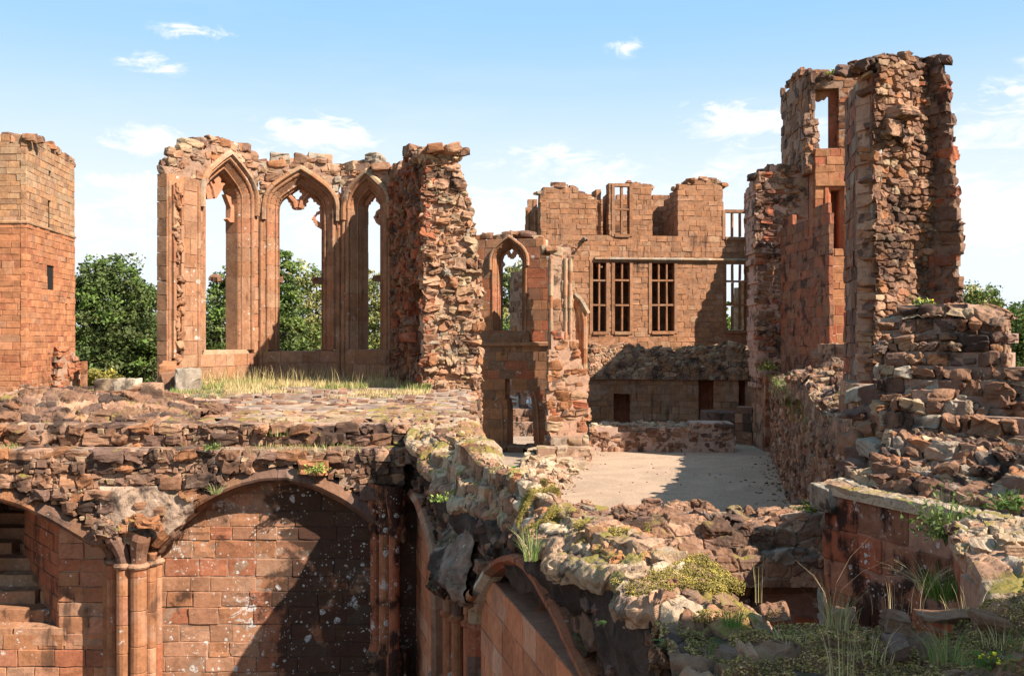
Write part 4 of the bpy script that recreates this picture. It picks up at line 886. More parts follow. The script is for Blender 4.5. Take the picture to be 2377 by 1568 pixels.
def bars(q, nm, trs, name='window', bw=.09):
    b = Buf(); (u0, v0), (u1, v1) = q[0], q[2]; col = lambda: P_FAC()*.9
    for a, e, c, g in ((u0-.14, u0+.05, v0-.1, v1+.1), (u1-.05, u1+.14, v0-.1, v1+.1)): fbox(b, FW, a, e, c, g, -.3, .045, col())
    fbox(b, FW, u0+.05, u1-.05, v1-.05, v1+.14, -.3, .05, col()); fbox(b, FW, u0+.05, u1-.05, v0-.14, v0+.05, -.3, .09, col())
    w = b.build('window_frame', M_FAC, FF)
    for k in range(nm):
        b = Buf(); u = u0+(u1-u0)*(k+1)/(nm+1)
        for a, e in zip([v0+.09]+[v0+(v1-v0)*t+.07 for t in trs], [v0+(v1-v0)*t-.07 for t in trs]+[v1-.07]): fbox(b, FW, u-bw/2, u+bw/2, a, e, -.27, -.02, col(), noise=.008)
        b.build('mullion', M_FAC, w)
    for t in trs:
        b = Buf(); v = v0+(v1-v0)*t; fbox(b, FW, u0+.05, u1-.05, v-.055, v+.055, -.28, .0, col(), noise=.008); b.build('transom', M_FAC, w)
bars(lows[0], 1, (.385, .735)); bars(lows[1], 1, (.385, .735)); bars(lows[2], 2, (.385, .735)); bars(lows[3], 2, (.385, .735)); bars(upw, 1, (.52,), bw=.14)
q = rx(1682, 1738, 492, 552); bars(q, 2, ())
# return walls: beyond the notch, left flank, right flank that throws the shadow, rear wall
b = Buf()
def side(a, c, pxs, **k):
    f = vface(a, c); kw = dict(ch=(.28, .38), bl=(.35, .75), depth=.3, thick=.7, jit=.02, rnd=.1, noise=.008, p=P_FAC, mortar=(.25, .125, .068)); kw.update(k)
    L = float(np.linalg.norm(np.array(c)-np.array(a))); lay(b, f, [(0, -.1), (L, -.1)]+f.uvs(pxs)[::-1], **kw); return f
BK = G(1500, 62.6)[1]
rear = vface(G(1262, 62.0), G(1680, 63.0)); lay(b, rear, [(0, -.1)]+rear.uvs([(1262, 455), (1340, 448), (1400, 462), (1460, 452), (1513, 458), (1560, 452), (1600, 440), (1678, 440)])+[(rear.uv(1678, 500)[0], -.1)], ch=(.3, .42), bl=(.4, .8), depth=.5, thick=.6, jit=.02, rnd=.1, noise=.01, p=pal((ORG, 2), (BRN, 2), (PNK, 1)), mortar=(.3, .17, .1))
fN = vface(G(1540, 62.4), G(1574, 59.9)); L = fN.uv(1574, 500)[0]; lay(b, fN, [(0, 9), (L, 9)]+fN.uvs([(1574, 440), (1555, 452), (1540, 470)]), ch=(.28, .36), bl=(.3, .6), depth=.4, p=P_FAC)
fN = vface(G(1360, 62.0), G(1384, 59.3)); L = fN.uv(1384, 500)[0]; lay(b, fN, [(0, 9), (L, 9), (L, 13.6), (0, 13.2)], ch=(.28, .36), bl=(.3, .6), depth=.3, p=P_FAC)
fN = vface(G(1399, 61.8), G(1414, 59.3)); L = fN.uv(1414, 500)[0]; lay(b, fN, [(0, 9), (L, 9), (L, 13.8), (0, 13.4)], ch=(.28, .36), bl=(.3, .6), depth=.3, p=P_FAC)
b.quads([(*G(1262, 62.0), 9.25), (*G(1678, 62.8), 9.25), (*G(1678, 60.4), 9.25), (*G(1262, 59.2), 9.25)], [(0, 1, 2, 3)], BRN)  # hidden slab added to keep the lower windows dark
b.quads([(*G(1668, 62.8), -.1), (*G(1678, 60.4), -.1), (*G(1678, 60.4), 9.2), (*G(1668, 62.8), 9.2)], [(0, 1, 2, 3)], BRN)
fL = vface(G(1248, 62.5), G(1255, 58.3)); L = fL.uv(1255, 500)[0]; lay(b, fL, [(0, -.1), (L, -.1), (L, 13.4), (0, 13.0)], ch=(.28, .36), bl=(.3, .6), depth=.3, p=P_FAC)
ft = vface(G(1218, 63), G(1250, 63)); lay(b, ft, ft.uvs([(1219, 980), (1219, 490), (1224, 470), (1234, 462), (1246, 464), (1250, 480), (1250, 980)]), ch=(.4, .55), bl=(.3, .5), depth=.8, jit=.03, rnd=.1, noise=.01, p=P_FAC, rag=.03)
for px in (1226, 1242): u = ft.uv(px, 600)[0]; sweep(b, ft, resample([(u, 7), (u, 12.8)], .6), [(.12, 0)]+roll(.1)[::-1]+[(-.12, 0)], p=P_FAC)
b.build('inner_walls', M_FAC, FF)
b = Buf()     # right flank standing forward of the range
f = vface((HW(60.2), 60.0), (HW(57.4), 57.4)); L = 2.85
lay(b, f, [(0, -.1), (L, -.1), (L, 9.2), (L*.72, 10.6), (L*.5, 12.4), (L*.2, 13.4), (0, 13.8)], ch=(.3, .4), bl=(.35, .7), depth=.3, thick=1.2, jit=.015, rnd=.1, noise=.008, p=P_FAC)
b.build('flank_wall', M_FAC, FF)
b = Buf(); u, v = FW.uv(1355, 556); tube(b, [FW.pt(u, v, 0), FW.pt(u-.02, v+.02, .45), FW.pt(u+.02, v-.1, .6)], [.13, .12, .1], GRY, 8); b.build('corbel', M_ASH, FF)
# ruin and wall fragments seen through the openings
b = Buf(); f = vface(G(1700, 72), G(1742, 70)); lay(b, f, f.uvs([(1701, 900), (1701, 676), (1712, 668), (1718, 655), (1728, 650), (1737, 655), (1742, 665), (1742, 900)]), ch=(.35, .5), bl=(.4, .9), depth=.8, jit=.05, rnd=.15, noise=.02, chips=2, p=pal((BUF, 2), (ORG, 2)), rag=.1)
tag(b.build('wall_fragment', M_TWR), 'ochre ruined wall fragment seen through the right mullioned window', 'ruined wall')
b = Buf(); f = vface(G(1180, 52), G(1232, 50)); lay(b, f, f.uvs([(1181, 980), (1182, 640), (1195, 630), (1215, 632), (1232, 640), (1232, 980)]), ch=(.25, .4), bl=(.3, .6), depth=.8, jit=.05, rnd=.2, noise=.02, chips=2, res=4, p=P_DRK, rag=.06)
tag(b.build('rubble_wall', M_STRK), 'dark upright rubble wall seen through the small pointed window', 'ruined wall')
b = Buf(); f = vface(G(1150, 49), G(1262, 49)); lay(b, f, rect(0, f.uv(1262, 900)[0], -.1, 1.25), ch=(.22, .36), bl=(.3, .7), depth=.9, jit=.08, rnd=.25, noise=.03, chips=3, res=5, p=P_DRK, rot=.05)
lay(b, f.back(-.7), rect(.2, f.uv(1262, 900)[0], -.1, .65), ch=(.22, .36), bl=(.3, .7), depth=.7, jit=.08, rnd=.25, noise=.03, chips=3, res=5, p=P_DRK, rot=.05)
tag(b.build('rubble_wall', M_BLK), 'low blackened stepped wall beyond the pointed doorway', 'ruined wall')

# ================================================================== low walls across the hall
b = Buf(); f = vface(G(1366, 55.6), G(1752, 54.2)); zz = 2.85
bh = [rect(f.uv(1425, 900)[0], f.uv(1462, 900)[0], -.1, f.uv(1440, 914)[1]), rect(f.uv(1622, 900)[0], f.uv(1656, 900)[0], .2, f.uv(1640, 865)[1]), rect(f.uv(1715, 900)[0], f.uv(1730, 900)[0], .2, f.uv(1722, 872)[1])]
BW = thing('cellar_wall', 'low ashlar and rubble wall with a fireplace opening and small doorways below the range', 'ruined wall', (*G(1550, 55), 0))
lay(b, f, rect(0, f.uv(1752, 900)[0], -.1, 2.6), holes=bh, ch=(.3, .42), bl=(.4, .8), depth=.35, thick=1.0, jit=.015, rnd=.1, noise=.008, p=pal((BRN, 2), (PNK, 4), (ORG, 3), soft=.3), snaps=(bh[0][2][1], bh[1][2][1]))
for q in bh: fbox(b, f, q[0][0]-.2, q[1][0]+.2, q[0][1]-.1, q[2][1]+.2, -1.5, -.95, RED, res=1)
b.build('wall', M_CEL, BW)
b = Buf(); x0, x1 = G(1366, 55.6)[0], G(1752, 54.2)[0]; secs = []
for t in np.linspace(0, 1, 25):
    x = x0+(x1-x0)*t; y = 55.6-1.4*t; h = 4.0+.16*math.sin(t*9)+.13*math.sin(t*31)-.25*max(0, t-.9)*10*.4
    secs.append([(x, y-.12, 2.45), (x, y+.0, 3.0), (x, y+.12+.1*math.sin(t*23), 3.45), (x, y+.3, h-.1), (x, y+1.2, h), (x, y+3, h-.15)])
Gd, N_ = vloft(b, secs, 300, 90, (.42, .24), .16, pal((BRN, 3), (PNK, 2), (ORG, 1.5), (PUR, 1), (BUF, 1)), (.24, .155, .1), fine=.04, base=.14, bsc=.9)
lay_surf(b, Gd, N_, (.2, .34), (.25, .55), .25, pal((BRN, 2), (PNK, 2), (BUF, 1)), jit=.08, noise=.03, res=5, drop=.7)
b.build('broken_top', M_RUB, BW)
b = Buf(); fM = vface(G(1369, 41.6), G(1706, 41.3)); uM = fM.uv(1706, 1000)[0]
lay(b, fM, [(0, -.03), (uM, -.03), (uM, 1.12), (uM-.6, 1.2), (2.4, .98), (2.3, .86), (1.2, .9), (1.15, 1.1), (0, 1.08)], ch=(.14, .24), bl=(.2, .5), depth=.35, thick=1.6, jit=.05, rnd=.22, noise=.022, chips=4, res=5, p=pal((BRN, 3), (PNK, 2), (PUR, 2)), hvar=.12, rot=.04, rag=.03, mortar=(.4, .26, .19))
gt = hface((*G(1369, 41.75), 1.06), (1, -.01)); lay(b, gt, rect(.1, uM-.05, 0, 1.5), ch=(.22, .4), bl=(.25, .6), depth=.25, jit=.09, rnd=.3, noise=.03, chips=4, res=5, p=P_TOP, hvar=.2, rot=.1, inset=.08)
tag(b.build('rubble_wall', M_RUB), 'knee-high rubble wall crossing the far side of the gravel court', 'low wall')
for (px, d, w, dd, h, lab) in ((1668, 49.5, .75, .9, 1.15, 'squat stone block with a notched top behind the low court wall'), (1690, 49.0, .35, .5, .75, 'small dark stone step beside the squat block')):
    b = Buf(); x = G(px, d)[0]; b.stone((x, d, h/2-.02), (w, dd, h/2), np.eye(3), PUR, .1, .02, 1, 6); tag(b.build('stone_block', M_RUBD), lab, 'stone block')
b = Buf(); f = vface(G(1706, 44.6), G(1746, 44.0)); lay(b, f, f.uvs([(1706, 1040), (1706, 945), (1746, 945), (1746, 1040)]), ch=(.3, .4), bl=(.35, .6), depth=.5, p=P_DRK, jit=.03); tag(b.build('stub_wall', M_STRK), 'short dark wall stub at the foot of the ruined hall tower', 'ruined wall')

# ================================================================== hall tower right of centre
HT = thing('hall_tower', 'tall broken hall tower with stacked window openings, left of the nearest great pier', 'tower', (11.2, 42, 0))
b = Buf(); f = vface((HW(54.3), 54.3), (HW(42.4), 42.4)); L = 12.15
lay(b, f, [(0, -.1), (L, -.1)]+[(L, 11.6), (L*.8, 11.9), (L*.5, 11.4), (L*.25, 11.0), (0, 10.6)], ch=(.32, .42), bl=(.4, .8), depth=.3, thick=1.6, jit=.02, rnd=.1, noise=.01, p=pal((BRN, 2), (ORG, 2), (RED, 1)))
b.build('side_wall', M_PIER, HT)
b = Buf(); fe = vface(G(1764, 42.2), G(1900, 42.2)); PT = pal((BRN, 3), (RED, 2), (PUR, 2), (PNK, 1), (ORG, 1))
lay(b, fe, fe.uvs([(1762, 900), (1757, 800), (1760, 650), (1752, 560), (1752, 470), (1757, 410), (1775, 392), (1800, 388), (1850, 382), (1892, 386), (1894, 455), (1905, 470), (1922, 482), (1925, 900)]), ch=(.15, .3), bl=(.25, .6), depth=.4, thick=1.8, jit=.08, rnd=.22, noise=.03, chips=4, res=5, p=PT, hvar=.18, rot=.06, rag=.08, mortar=(.40, .23, .165), inset=.07)
crest(b, fe, fe.uvs([(1760, 405), (1800, 388), (1850, 382), (1892, 386)]), 1.6, .4, .35, P_RUB)
b.build('broken_end', M_PIER, HT)
b = Buf(); fr1 = vface((HW(42.2)+.12, 42.15), G(1806, 41.9)) if False else vface(G(1776, 41.6), G(1806, 41.6)); fr0 = vface((G(1742, 44.5)), G(1776, 41.6))
lay(b, fr1, fr1.uvs([(1776, 1062), (1776, 880), (1806, 875), (1806, 1062)]), ch=(.35, .5), bl=(.3, .5), depth=.5, p=P_RED, jit=.02, thick=1.2)
lay(b, fr0, fr0.uvs([(1742, 1040), (1745, 860), (1776, 870), (1776, 1062)]), ch=(.35, .5), bl=(.4, .7), depth=.4, p=pal((BRN, 1), (PNK, 1)), jit=.02)
b.build('respond', M_PIER, HT)
b = Buf(); fp = vface(G(1811, 42.0), G(1925, 36.6)); L = fp.uv(1925, 600)[0]
lay(b, fp, [(0, 1.5), (L, 1.5)]+fp.uvs([(1925, 483), (1905, 478), (1880, 505), (1850, 512), (1822, 505), (1812, 530)]), ch=(.3, .42), bl=(.4, .85), depth=.16, thick=.18, jit=.014, rnd=.1, noise=.012, res=4, p=pal((RED, 3), (BRN, 3), (PUR, 1), soft=.4), rag=.03, mortar=(.22, .11, .07))
b.build('ashlar_panel', M_PIER, HT)
b = Buf(); f3 = vface(G(1890, 41.2), G(2010, 41.2)); rec = f3.uvs([(1925, 585), (1957, 578), (1957, 430), (1925, 430)])
lay(b, f3, f3.uvs([(1892, 900), (1892, 345), (2010, 345), (2010, 900)]), holes=[rec], ch=(.3, .42), bl=(.4, .9), depth=.35, thick=1.0, jit=.015, rnd=.1, noise=.008, p=pal((ORG, 4), (RED, 2)), mortar=(.42, .2, .12))
fbox(b, f3, rec[0][0]-.3, rec[1][0]+.3, rec[0][1]-.3, rec[2][1]+.3, -1.2, -.75, RED)
sweep(b, f3, [rec[0], ((rec[0][0]+rec[3][0])/2, (rec[0][1]+rec[3][1])/2), rec[3], rec[2], ((rec[1][0]+rec[2][0])/2, (rec[1][1]+rec[2][1])/2), rec[1]], [(.2, 0), (.18, .05), (.05, .05), (0, -.05), (-.1, -.12), (-.12, -.2), (-.12, -.7)], p=P_RED)
fbox(b, f3, *[f3.uv(1892, 400)[0], f3.uv(2010, 400)[0]], f3.uv(1940, 432)[1], f3.uv(1940, 418)[1], -.1, .1, ORG)
b.build('window_wall', M_FAC, HT)
b = Buf(); ftp = vface(G(1812, 47.0), G(1882, 41.4)); L = ftp.uv(1882, 300)[0]
lay(b, ftp, ftp.uvs([(1812, 420), (1812, 330), (1816, 290), (1810, 250), (1812, 215), (1828, 205), (1836, 180), (1855, 166), (1882, 168), (1882, 400)]), ch=(.3, .45), bl=(.4, .8), depth=.18, thick=.2, jit=.05, rnd=.15, noise=.015, res=4, chips=1, p=pal((BRN, 3), (ORG, 2), (PUR, 1)), rag=.09)
ff4 = vface(G(1880, 41.4), G(2030, 41.0)); wopen = ff4.uvs([(1884, 345), (1946, 345), (1946, 204), (1884, 204)])
lay(b, ff4, ff4.uvs([(1880, 355), (1880, 170), (1905, 172), (1930, 178), (1960, 170), (1990, 172), (2030, 175), (2030, 355)]), holes=[wopen], ch=(.28, .42), bl=(.35, .8), depth=.4, thick=1.1, jit=.04, rnd=.15, noise=.015, res=4, chips=1, p=pal((ORG, 3), (BRN, 2), (RED, 1)), rag=.03, snaps=(wopen[0][1], wopen[2][1]))
crest(b, ff4, ff4.uvs([(1880, 168), (1990, 170)]), 1.0, .38, .4, P_RUB); crest(b, ftp, ftp.uvs([(1826, 200), (1838, 178), (1882, 166)]), .2, .36, .35, P_RUB)
sp_ = vface(G(1872, 41.35), G(1912, 41.35)); lay(b, sp_, sp_.uvs([(1868, 400), (1868, 262), (1880, 268), (1896, 272), (1900, 300), (1906, 345), (1908, 400)]), ch=(.18, .32), bl=(.2, .45), depth=.35, thick=.7, jit=.08, rnd=.22, noise=.03, chips=4, res=5, p=PT, rag=.08, hvar=.15)
b.build('upper_storey', M_PIER, HT)
b = Buf(); f = ff4.back(.55); q = lambda P: f.uvs([((2650+x/2.24)*.64645, (200+y/2.24)*.64645) for x, y in P])
plate(b, f, q([(560, 280), (830, 280), (830, 350), (745, 350), (735, 335), (720, 325), (705, 345), (695, 355), (680, 350), (660, 365), (640, 368), (625, 355), (618, 345), (605, 330), (595, 348), (585, 352), (575, 345), (560, 350)]), [], -.15, 0, TR)
fbox(b, ff4, wopen[1][0]-.26, wopen[1][0]+.05, wopen[0][1], wopen[2][1]-.1, -1.0, -.5, RED)
b.build('tracery', M_ASH, HT)
b = Buf(); f = vface(G(1755, 43), G(1768, 43)); fbox(b, f, 0, .3, f.uv(1760, 735)[1], f.uv(1760, 712)[1], -.2, .5, PUR); b.build('corbel', M_RUB, HT)

# ================================================================== right-hand hall wall, low, in shade
HL = thing('hall_wall', 'low shaded hall wall with white streaks and grassy broken top along the right of the court', 'ruined wall', (8.2, 29, 0))
b = Buf(); f = vface((HW(41.5), 41.5), (HW(14.3), 14.3)); L = float(np.linalg.norm(np.array((HW(41.5), 41.5))-np.array((HW(14.3), 14.3))))
tp = [(0, 3.0), (3, 3.1), (6, 3.25), (7, 2.85), (9, 3.3), (11, 3.15), (12.2, 3.6), (13, 3.3), (15, 3.8), (17, 3.5), (19, 3.9), (22, 3.5), (25, 3.4), (L, 3.4)]
lay(b, f, [(0, -.1), (L, -.1)]+tp[::-1], ch=(.16, .3), bl=(.22, .5), depth=.35, thick=1.5, jit=.06, rnd=.25, noise=.028, chips=3, res=5, p=pal((BRN, 3), (PNK, 3), (PUR, 2), (GRY, .6)), hvar=.15, rot=.05, mortar=(.36, .23, .17), inset=.04, rag=0)
b.build('wall', M_STRK, HL)
b = Buf(); secs = []
for t in np.linspace(0, L, 16):
    c = f.pt(t, float(np.interp(t, [q[0] for q in tp], [q[1] for q in tp])), 0); r = -f.n
    secs.append([c+f.n*.1-np.array((0, 0, .5)), c+f.n*.02-np.array((0, 0, .12)), c+r*.3, c+r*.8+np.array((0, 0, .1)), c+r*1.5+np.array((0, 0, .15))])
Gd, N_ = vloft(b, secs, 420, 80, (.34, .2), .12, pal((PUR, 2), (BRN, 3), (BUF, 1.5), (PNK, 1)), (.22, .145, .095), fine=.03, base=.14, bsc=1.1)
lay_surf(b, Gd, N_, (.16, .3), (.2, .45), .2, pal((PUR, 2), (BRN, 3), (BUF, 1.5)), jit=.06, noise=.025, res=6, drop=.65)
f5 = vface(G(1888, 33.5), G(1972, 32)); lay(b, f5, f5.uvs([(1890, 900), (1888, 820), (1900, 800), (1925, 798), (1972, 800), (1972, 900)]), ch=(.2, .34), bl=(.3, .6), depth=.6, thick=1.2, jit=.1, rnd=.25, noise=.03, chips=3, res=6, p=P_RUB, rag=.1, hvar=.15)
b.build('broken_top', M_RUBD, HL)
b = Buf(); f6 = vface(G(1948, 15.9), G(1992, 14.0)); lay(b, f6, f6.uvs([(1948, 1080), (1948, 890), (1992, 893), (1992, 1090)]), ch=(.22, .34), bl=(.3, .5), depth=.3, p=pal((PNK, 2), (BUF, 1), (BRN, 2)), jit=.03); b.build('ashlar_face', M_STRK, HL)

# ================================================================== the great broken pier on the right
GP = thing('great_pier', 'tallest dark rubble pier with toothed right edge, towering over the right-hand wall', 'pier', W(2080, 900, 15.2))
b = Buf(); f = vface(G(1960, 17.5), G(2023, 14.5))
lay(b, f, f.uvs([(1960, 960), (1959, 262), (1972, 215), (1992, 185), (2012, 160), (2023, 150), (2023, 960)]), ch=(.22, .3), bl=(.26, .55), depth=.14, thick=.2, jit=.015, rnd=.14, noise=.01, res=4, p=pal((PUR, 3), (BRN, 3), (GRY, 1), (RED, 1)), mortar=(.24, .15, .11), rag=.0, c1=.25)
b.build('ashlar_face', M_STRK, GP)
b = Buf(); fk = vface(G(2023, 14.42), G(2160, 14.9)); PP = pal((BRN, 4), (PNK, 2), (ORG, 1.5), (PUR, 2), (RED, .6), (BUF, 1))
lay(b, fk, fk.uvs([(2026, 1010), (2026, 360), (2026, 320), (2026, 170), (2032, 142), (2062, 133), (2100, 128), (2160, 136), (2160, 1010)]), ch=(.06, .13), bl=(.07, .2), depth=.3, thick=.5, jit=.045, rnd=.3, noise=.014, chips=3, res=5, p=PP, hvar=.2, rot=.1, gap=.006, inset=.05, drop=.55, mortar=(.33, .19, .125), rag=.03, c0=.15)
secs = []; v0_, v1_ = fk.uv(2090, 1000)[1], fk.uv(2090, 140)[1]
for u_ in np.linspace(.03, fk.uv(2160, 600)[0], 9): secs.append([fk.pt(u_, v, .0+.05*math.sin(v*2.3+u_*4)) for v in np.linspace(v0_, v1_, 12)])
vloft(b, secs, 110, 560, (.17, .10), .17, PP, (.26, .15, .1), fine=.03, base=.2, bsc=2.2, joint=.2)
crest(b, fk, fk.uvs([(2022, 148), (2062, 133), (2100, 128), (2160, 136)]), .6, .15, .1, pal((PUR, 2), (BRN, 2), (DRK, 1)))
for (px, py, w, h, n) in ((2075, 268, .2, .08, .2), (2060, 300, .13, .1, .12), (2085, 318, .1, .09, .1)):
    u, v = fk.uv(px, py); b.stone(fk.pt(u, v, .1), (w, h, n), (fk.u, fk.v, fk.n), PNK, .25, .025, 3, 7)
b.build('broken_face', M_PIER, GP)
b = Buf(); fw = vface(G(2128, 15.05), G(2208, 14.55)); 
edge = [(2180, 136), (2190, 165), (2196, 195), (2203, 235), (2207, 290), (2210, 345), (2207, 380), (2214, 420), (2216, 480), (2224, 500), (2226, 560), (2222, 620), (2226, 680), (2228, 760), (2225, 830), (2225, 980)]
sc_ = lambda P: fw.uvs(P)
lay(b, fw, sc_([(2128, 980), (2128, 140)]+edge), ch=(.12, .2), bl=(.14, .36), depth=.12, thick=.14, jit=.02, rnd=.2, noise=.02, chips=2, res=5, p=pal((PUR, 2), (BRN, 3), (RED, 1)), rag=.035, mortar=(.2, .125, .085), hvar=.1)
crest(b, fw, sc_([(2132, 140), (2176, 138)]), .12, .14, .1, pal((PUR, 2), (BRN, 2)))
b.build('toothed_wing', M_PIER, GP)

# ================================================================== right-hand rubble mass
RM = thing('rubble_mass', 'large stepped mass of rough rubble masonry below the great pier at the right edge', 'ruined wall', (4.7, 11, 2.5))
PM = pal((BRN, 4), (PUR, 2.5), (BUF, 1.2), (GRY, 1), (ORG, 1.2))
RMK = dict(bed=True, ch=(.09, .19), bl=(.1, .32), depth=.3, thick=.5, jit=.065, rnd=.22, noise=.018, chips=3, res=8, p=PM, hvar=.2, rot=.055, gap=.010, inset=.06, mortar=(.26, .165, .12), drop=.03, big=.0)
hn_ = np.array((-.66, -.75)); q0 = np.array((4.05, 11.75))+hn_*.3*3.1; uu_ = np.array((.75, -.66))
b = Buf(); f = vface(q0-uu_*2, q0+uu_*4, lean=.3)
lay(b, f, f.uvs([(2034, 1010), (2034, 742), (2085, 722), (2105, 724), (2130, 708), (2232, 706), (2256, 714), (2262, 726), (2328, 734), (2334, 790), (2345, 830), (2338, 856), (2362, 868), (2440, 872), (2560, 900), (2560, 1240), (2330, 1150), (2120, 1105), (2034, 1100)]), rag=.06, **RMK)
lay(b, f.back(-.2), f.back(-.2).uvs([(2040, 1110), (2040, 960), (2110, 905), (2200, 915), (2260, 955), (2330, 965), (2420, 1000), (2560, 1020), (2560, 1240), (2330, 1160), (2120, 1112)]), rag=.06, **RMK)
pack(b, f, f.uvs([(2034, 1000), (2034, 745), (2130, 712), (2330, 740), (2340, 860), (2560, 905), (2560, 1240), (2330, 1150), (2120, 1105), (2034, 1095)]), d=.06, p=PM)
b.build('rubble_face', M_PIER, RM)
b = Buf()     # flat broken heads behind the stepped face
P_RT = pal((PNK, 2), (BUF, 2), (BRN, 2), (GRY, 1))
for pts in (((2034, 738), (2110, 718), (2180, 712), (2256, 718), (2330, 738)), ((2338, 866), (2380, 872), (2470, 880), (2560, 905))):
    secs = []
    for px, py in pts: c = f.pt(*f.uv(px, py)); r = np.array((.66, .75, 0)); secs.append([c-r*.02-np.array((0, 0, .12)), c+r*.04-np.array((0, 0, .05)), c+r*.3-np.array((0, 0, .02)), c+r*.62])
    vloft(b, secs, 160, 90, (.28, .2), .06, P_RT, (.26, .17, .12), fine=.02, base=.06)
b.build('wall_top', M_RUB, RM)
b = Buf()     # tumbled corner stones
for (px, py, d, sx, sz, col) in ((2000, 918, 13.2, .17, .10, GRY), (2085, 842, 12.4, .12, .12, PUR), (2108, 845, 12.2, .07, .11, GRY), (2100, 905, 12.1, .16, .15, GRY), (2062, 872, 12.7, .1, .12, GRY), (2055, 985, 12.2, .11, .14, BRN), (2015, 1055, 12.0, .2, .09, PUR), (2050, 1040, 11.7, .22, .1, GRY), (2075, 948, 12.2, .26, .09, BUF), (2020, 1000, 12.4, .16, .1, BRN), (1995, 960, 13.0, .15, .09, PUR), (1985, 1080, 11.8, .2, .08, PUR), (2110, 965, 12.0, .16, .12, GRY), (2120, 1020, 11.5, .15, .12, BRN), (2030, 960, 12.9, .2, .14, PUR), (2000, 1030, 12.6, .25, .14, BRN), (2060, 1010, 12.5, .3, .2, BRN), (2050, 920, 12.9, .22, .2, PUR)):
    b.stone(W(px, py, d), (sx, sz, .2), np.array(((.9, .35, 0), (0, 0, 1), (.35, -.9, 0)))+NR.normal(0, .06, (3, 3)), col, .28, .022, 4, 8)
b.build('corner_stone', M_PIER, RM)
# ledge wall with black stained face
LW = thing('stained_wall', 'black-stained lichened wall with a sloping sunlit ledge at the lower right', 'ruined wall', (3.7, 10, 0))
b = Buf(); f = vface(G(1912, 10.85), G(2330, 8.6)); L = f.uv(2330, 1200)[0]
zl0 = f.uv(1912, 1122)[1]
lay(b, f, [(0, .2), (L+.6, .2), (L+.6, zl0-.04), (0, zl0-.04)], ch=(.3, .42), bl=(.45, .9), depth=.35, thick=.8, jit=.012, rnd=.1, noise=.008, res=6, p=pal((RED, 3), (BRN, 2), (PNK, 1)), gap=.004, inset=.01, mortar=(.28, .15, .1))
fbox(b, f, -.14, .22, zl0-.28, zl0-.02, -.4, .08, GRY, res=8, noise=.012, chips=2)
b.build('wall_face', M_BLK, LW)
b = Buf(); secs = []
for t in np.linspace(-.1, L+.8, 10): secs.append([f.pt(t, zl0-.1, .04), f.pt(t, zl0, .02), f.pt(t, zl0+.02, -.25), f.pt(t, zl0+.06, -.5), f.pt(t, zl0+.14, -.9)])
Gd, N_ = vloft(b, secs, 240, 110, (.55, .34), .018, P_TOP, (.27, .18, .12), fine=.012, base=.03, bsc=2.5, joint=.06)
LB = b; b = Buf(); secs = []
for t in np.linspace(.1, L+.7, 14):
    k = .75+.25*math.sin(t*7)+.2*math.sin(t*17); secs.append([f.pt(t, zl0+.0, -.26), f.pt(t, zl0+.10*k, -.30), f.pt(t, zl0+.13*k, -.5), f.pt(t, zl0+.28*k, -.54), f.pt(t, zl0+.31*k, -.78), f.pt(t, zl0+.46*k, -.84), f.pt(t, zl0+.5, -1.2)])
Gd, N_ = vloft(b, secs, 300, 130, (.26, .13), .07, PM, (.22, .14, .1), fine=.02, base=.05)
for q in range(60):
    t = R.uniform(.2, L+.5); n = R.uniform(.3, 1.0); s_ = R.uniform(.05, .12); b.stone(f.pt(t, zl0+.6*(n-.27)+R.uniform(0, .03), -n), (s_*R.uniform(1, 1.7), s_*R.uniform(.5, .8), s_), np.array((f.u, f.v, f.n))+NR.normal(0, .1, (3, 3)), PM(), .25, .016, 3, 7)
for q in range(14):
    t = R.uniform(0, L); n = R.uniform(.42, .95); b.stone(f.pt(t, zl0+.08+.12*(n-.4), -n), (R.uniform(.06, .15), R.uniform(.03, .06), R.uniform(.05, .09)), np.array((f.u, f.v, f.n))+NR.normal(0, .08, (3, 3)), PM(), .3, .02, 4, 7)
b.build('bedded_rubble', M_PIER, LW); LB.build('ledge', M_TOP, LW)
# small wall at the lower right
SW = thing('parapet_stub', 'small sunlit mossy-topped wall stub at the right edge beside the stained wall', 'ruined wall', (3.4, 7, 0))
a0, a1 = at_z(2214, 1222, 3.2), at_z(2302, 1368, 3.2)
b = Buf(); f = vface(a0, a1); L = f.uv(2302, 1368)[0]
lay(b, f, rect(0, L, .3, 3.14), ch=(.3, .4), bl=(.4, .8), depth=.3, thick=.8, jit=.008, rnd=.08, noise=.006, res=6, p=P_RED, gap=.004, inset=.01)
f2 = vface(a1, a1+np.array((2.2, -.35, 0))); lay(b, f2, rect(0, 2.2, .3, 3.12), ch=(.2, .3), bl=(.3, .5), depth=.3, thick=.8, jit=.04, rnd=.2, noise=.015, chips=3, res=7, p=P_DRK)
b.build('wall_face', M_REDP, SW)
b = Buf(); secs = []
for t in np.linspace(-.05, 1.05, 8):
    c = a0+(a1-a0)*t; secs.append([c+np.array((-.03, 0, -.16)), c+np.array((-.02, 0, -.02)), c+np.array((.25, -.03, .02)), c+np.array((.6, -.06, .03)), c+np.array((1.0, -.1, .12)), c+np.array((2.2, -.2, .1))])
c = a1; secs.append([c+np.array((-.02, -.06, -.3)), c+np.array((0, -.05, -.25)), c+np.array((.25, -.1, -.25)), c+np.array((.6, -.14, -.25)), c+np.array((1, -.18, -.25)), c+np.array((2.2, -.28, -.25))])
Gd, N_ = vloft(b, secs, 240, 170, (.4, .3), .03, P_TOP, (.27, .18, .12), fine=.014, base=.04, bsc=2.5)
lay_surf(b, Gd, N_, (.1, .2), (.12, .28), .09, P_TOP, jit=.02, noise=.014, res=8, drop=.45, sink=.6, keep=lambda c: c[0] > 3.3)
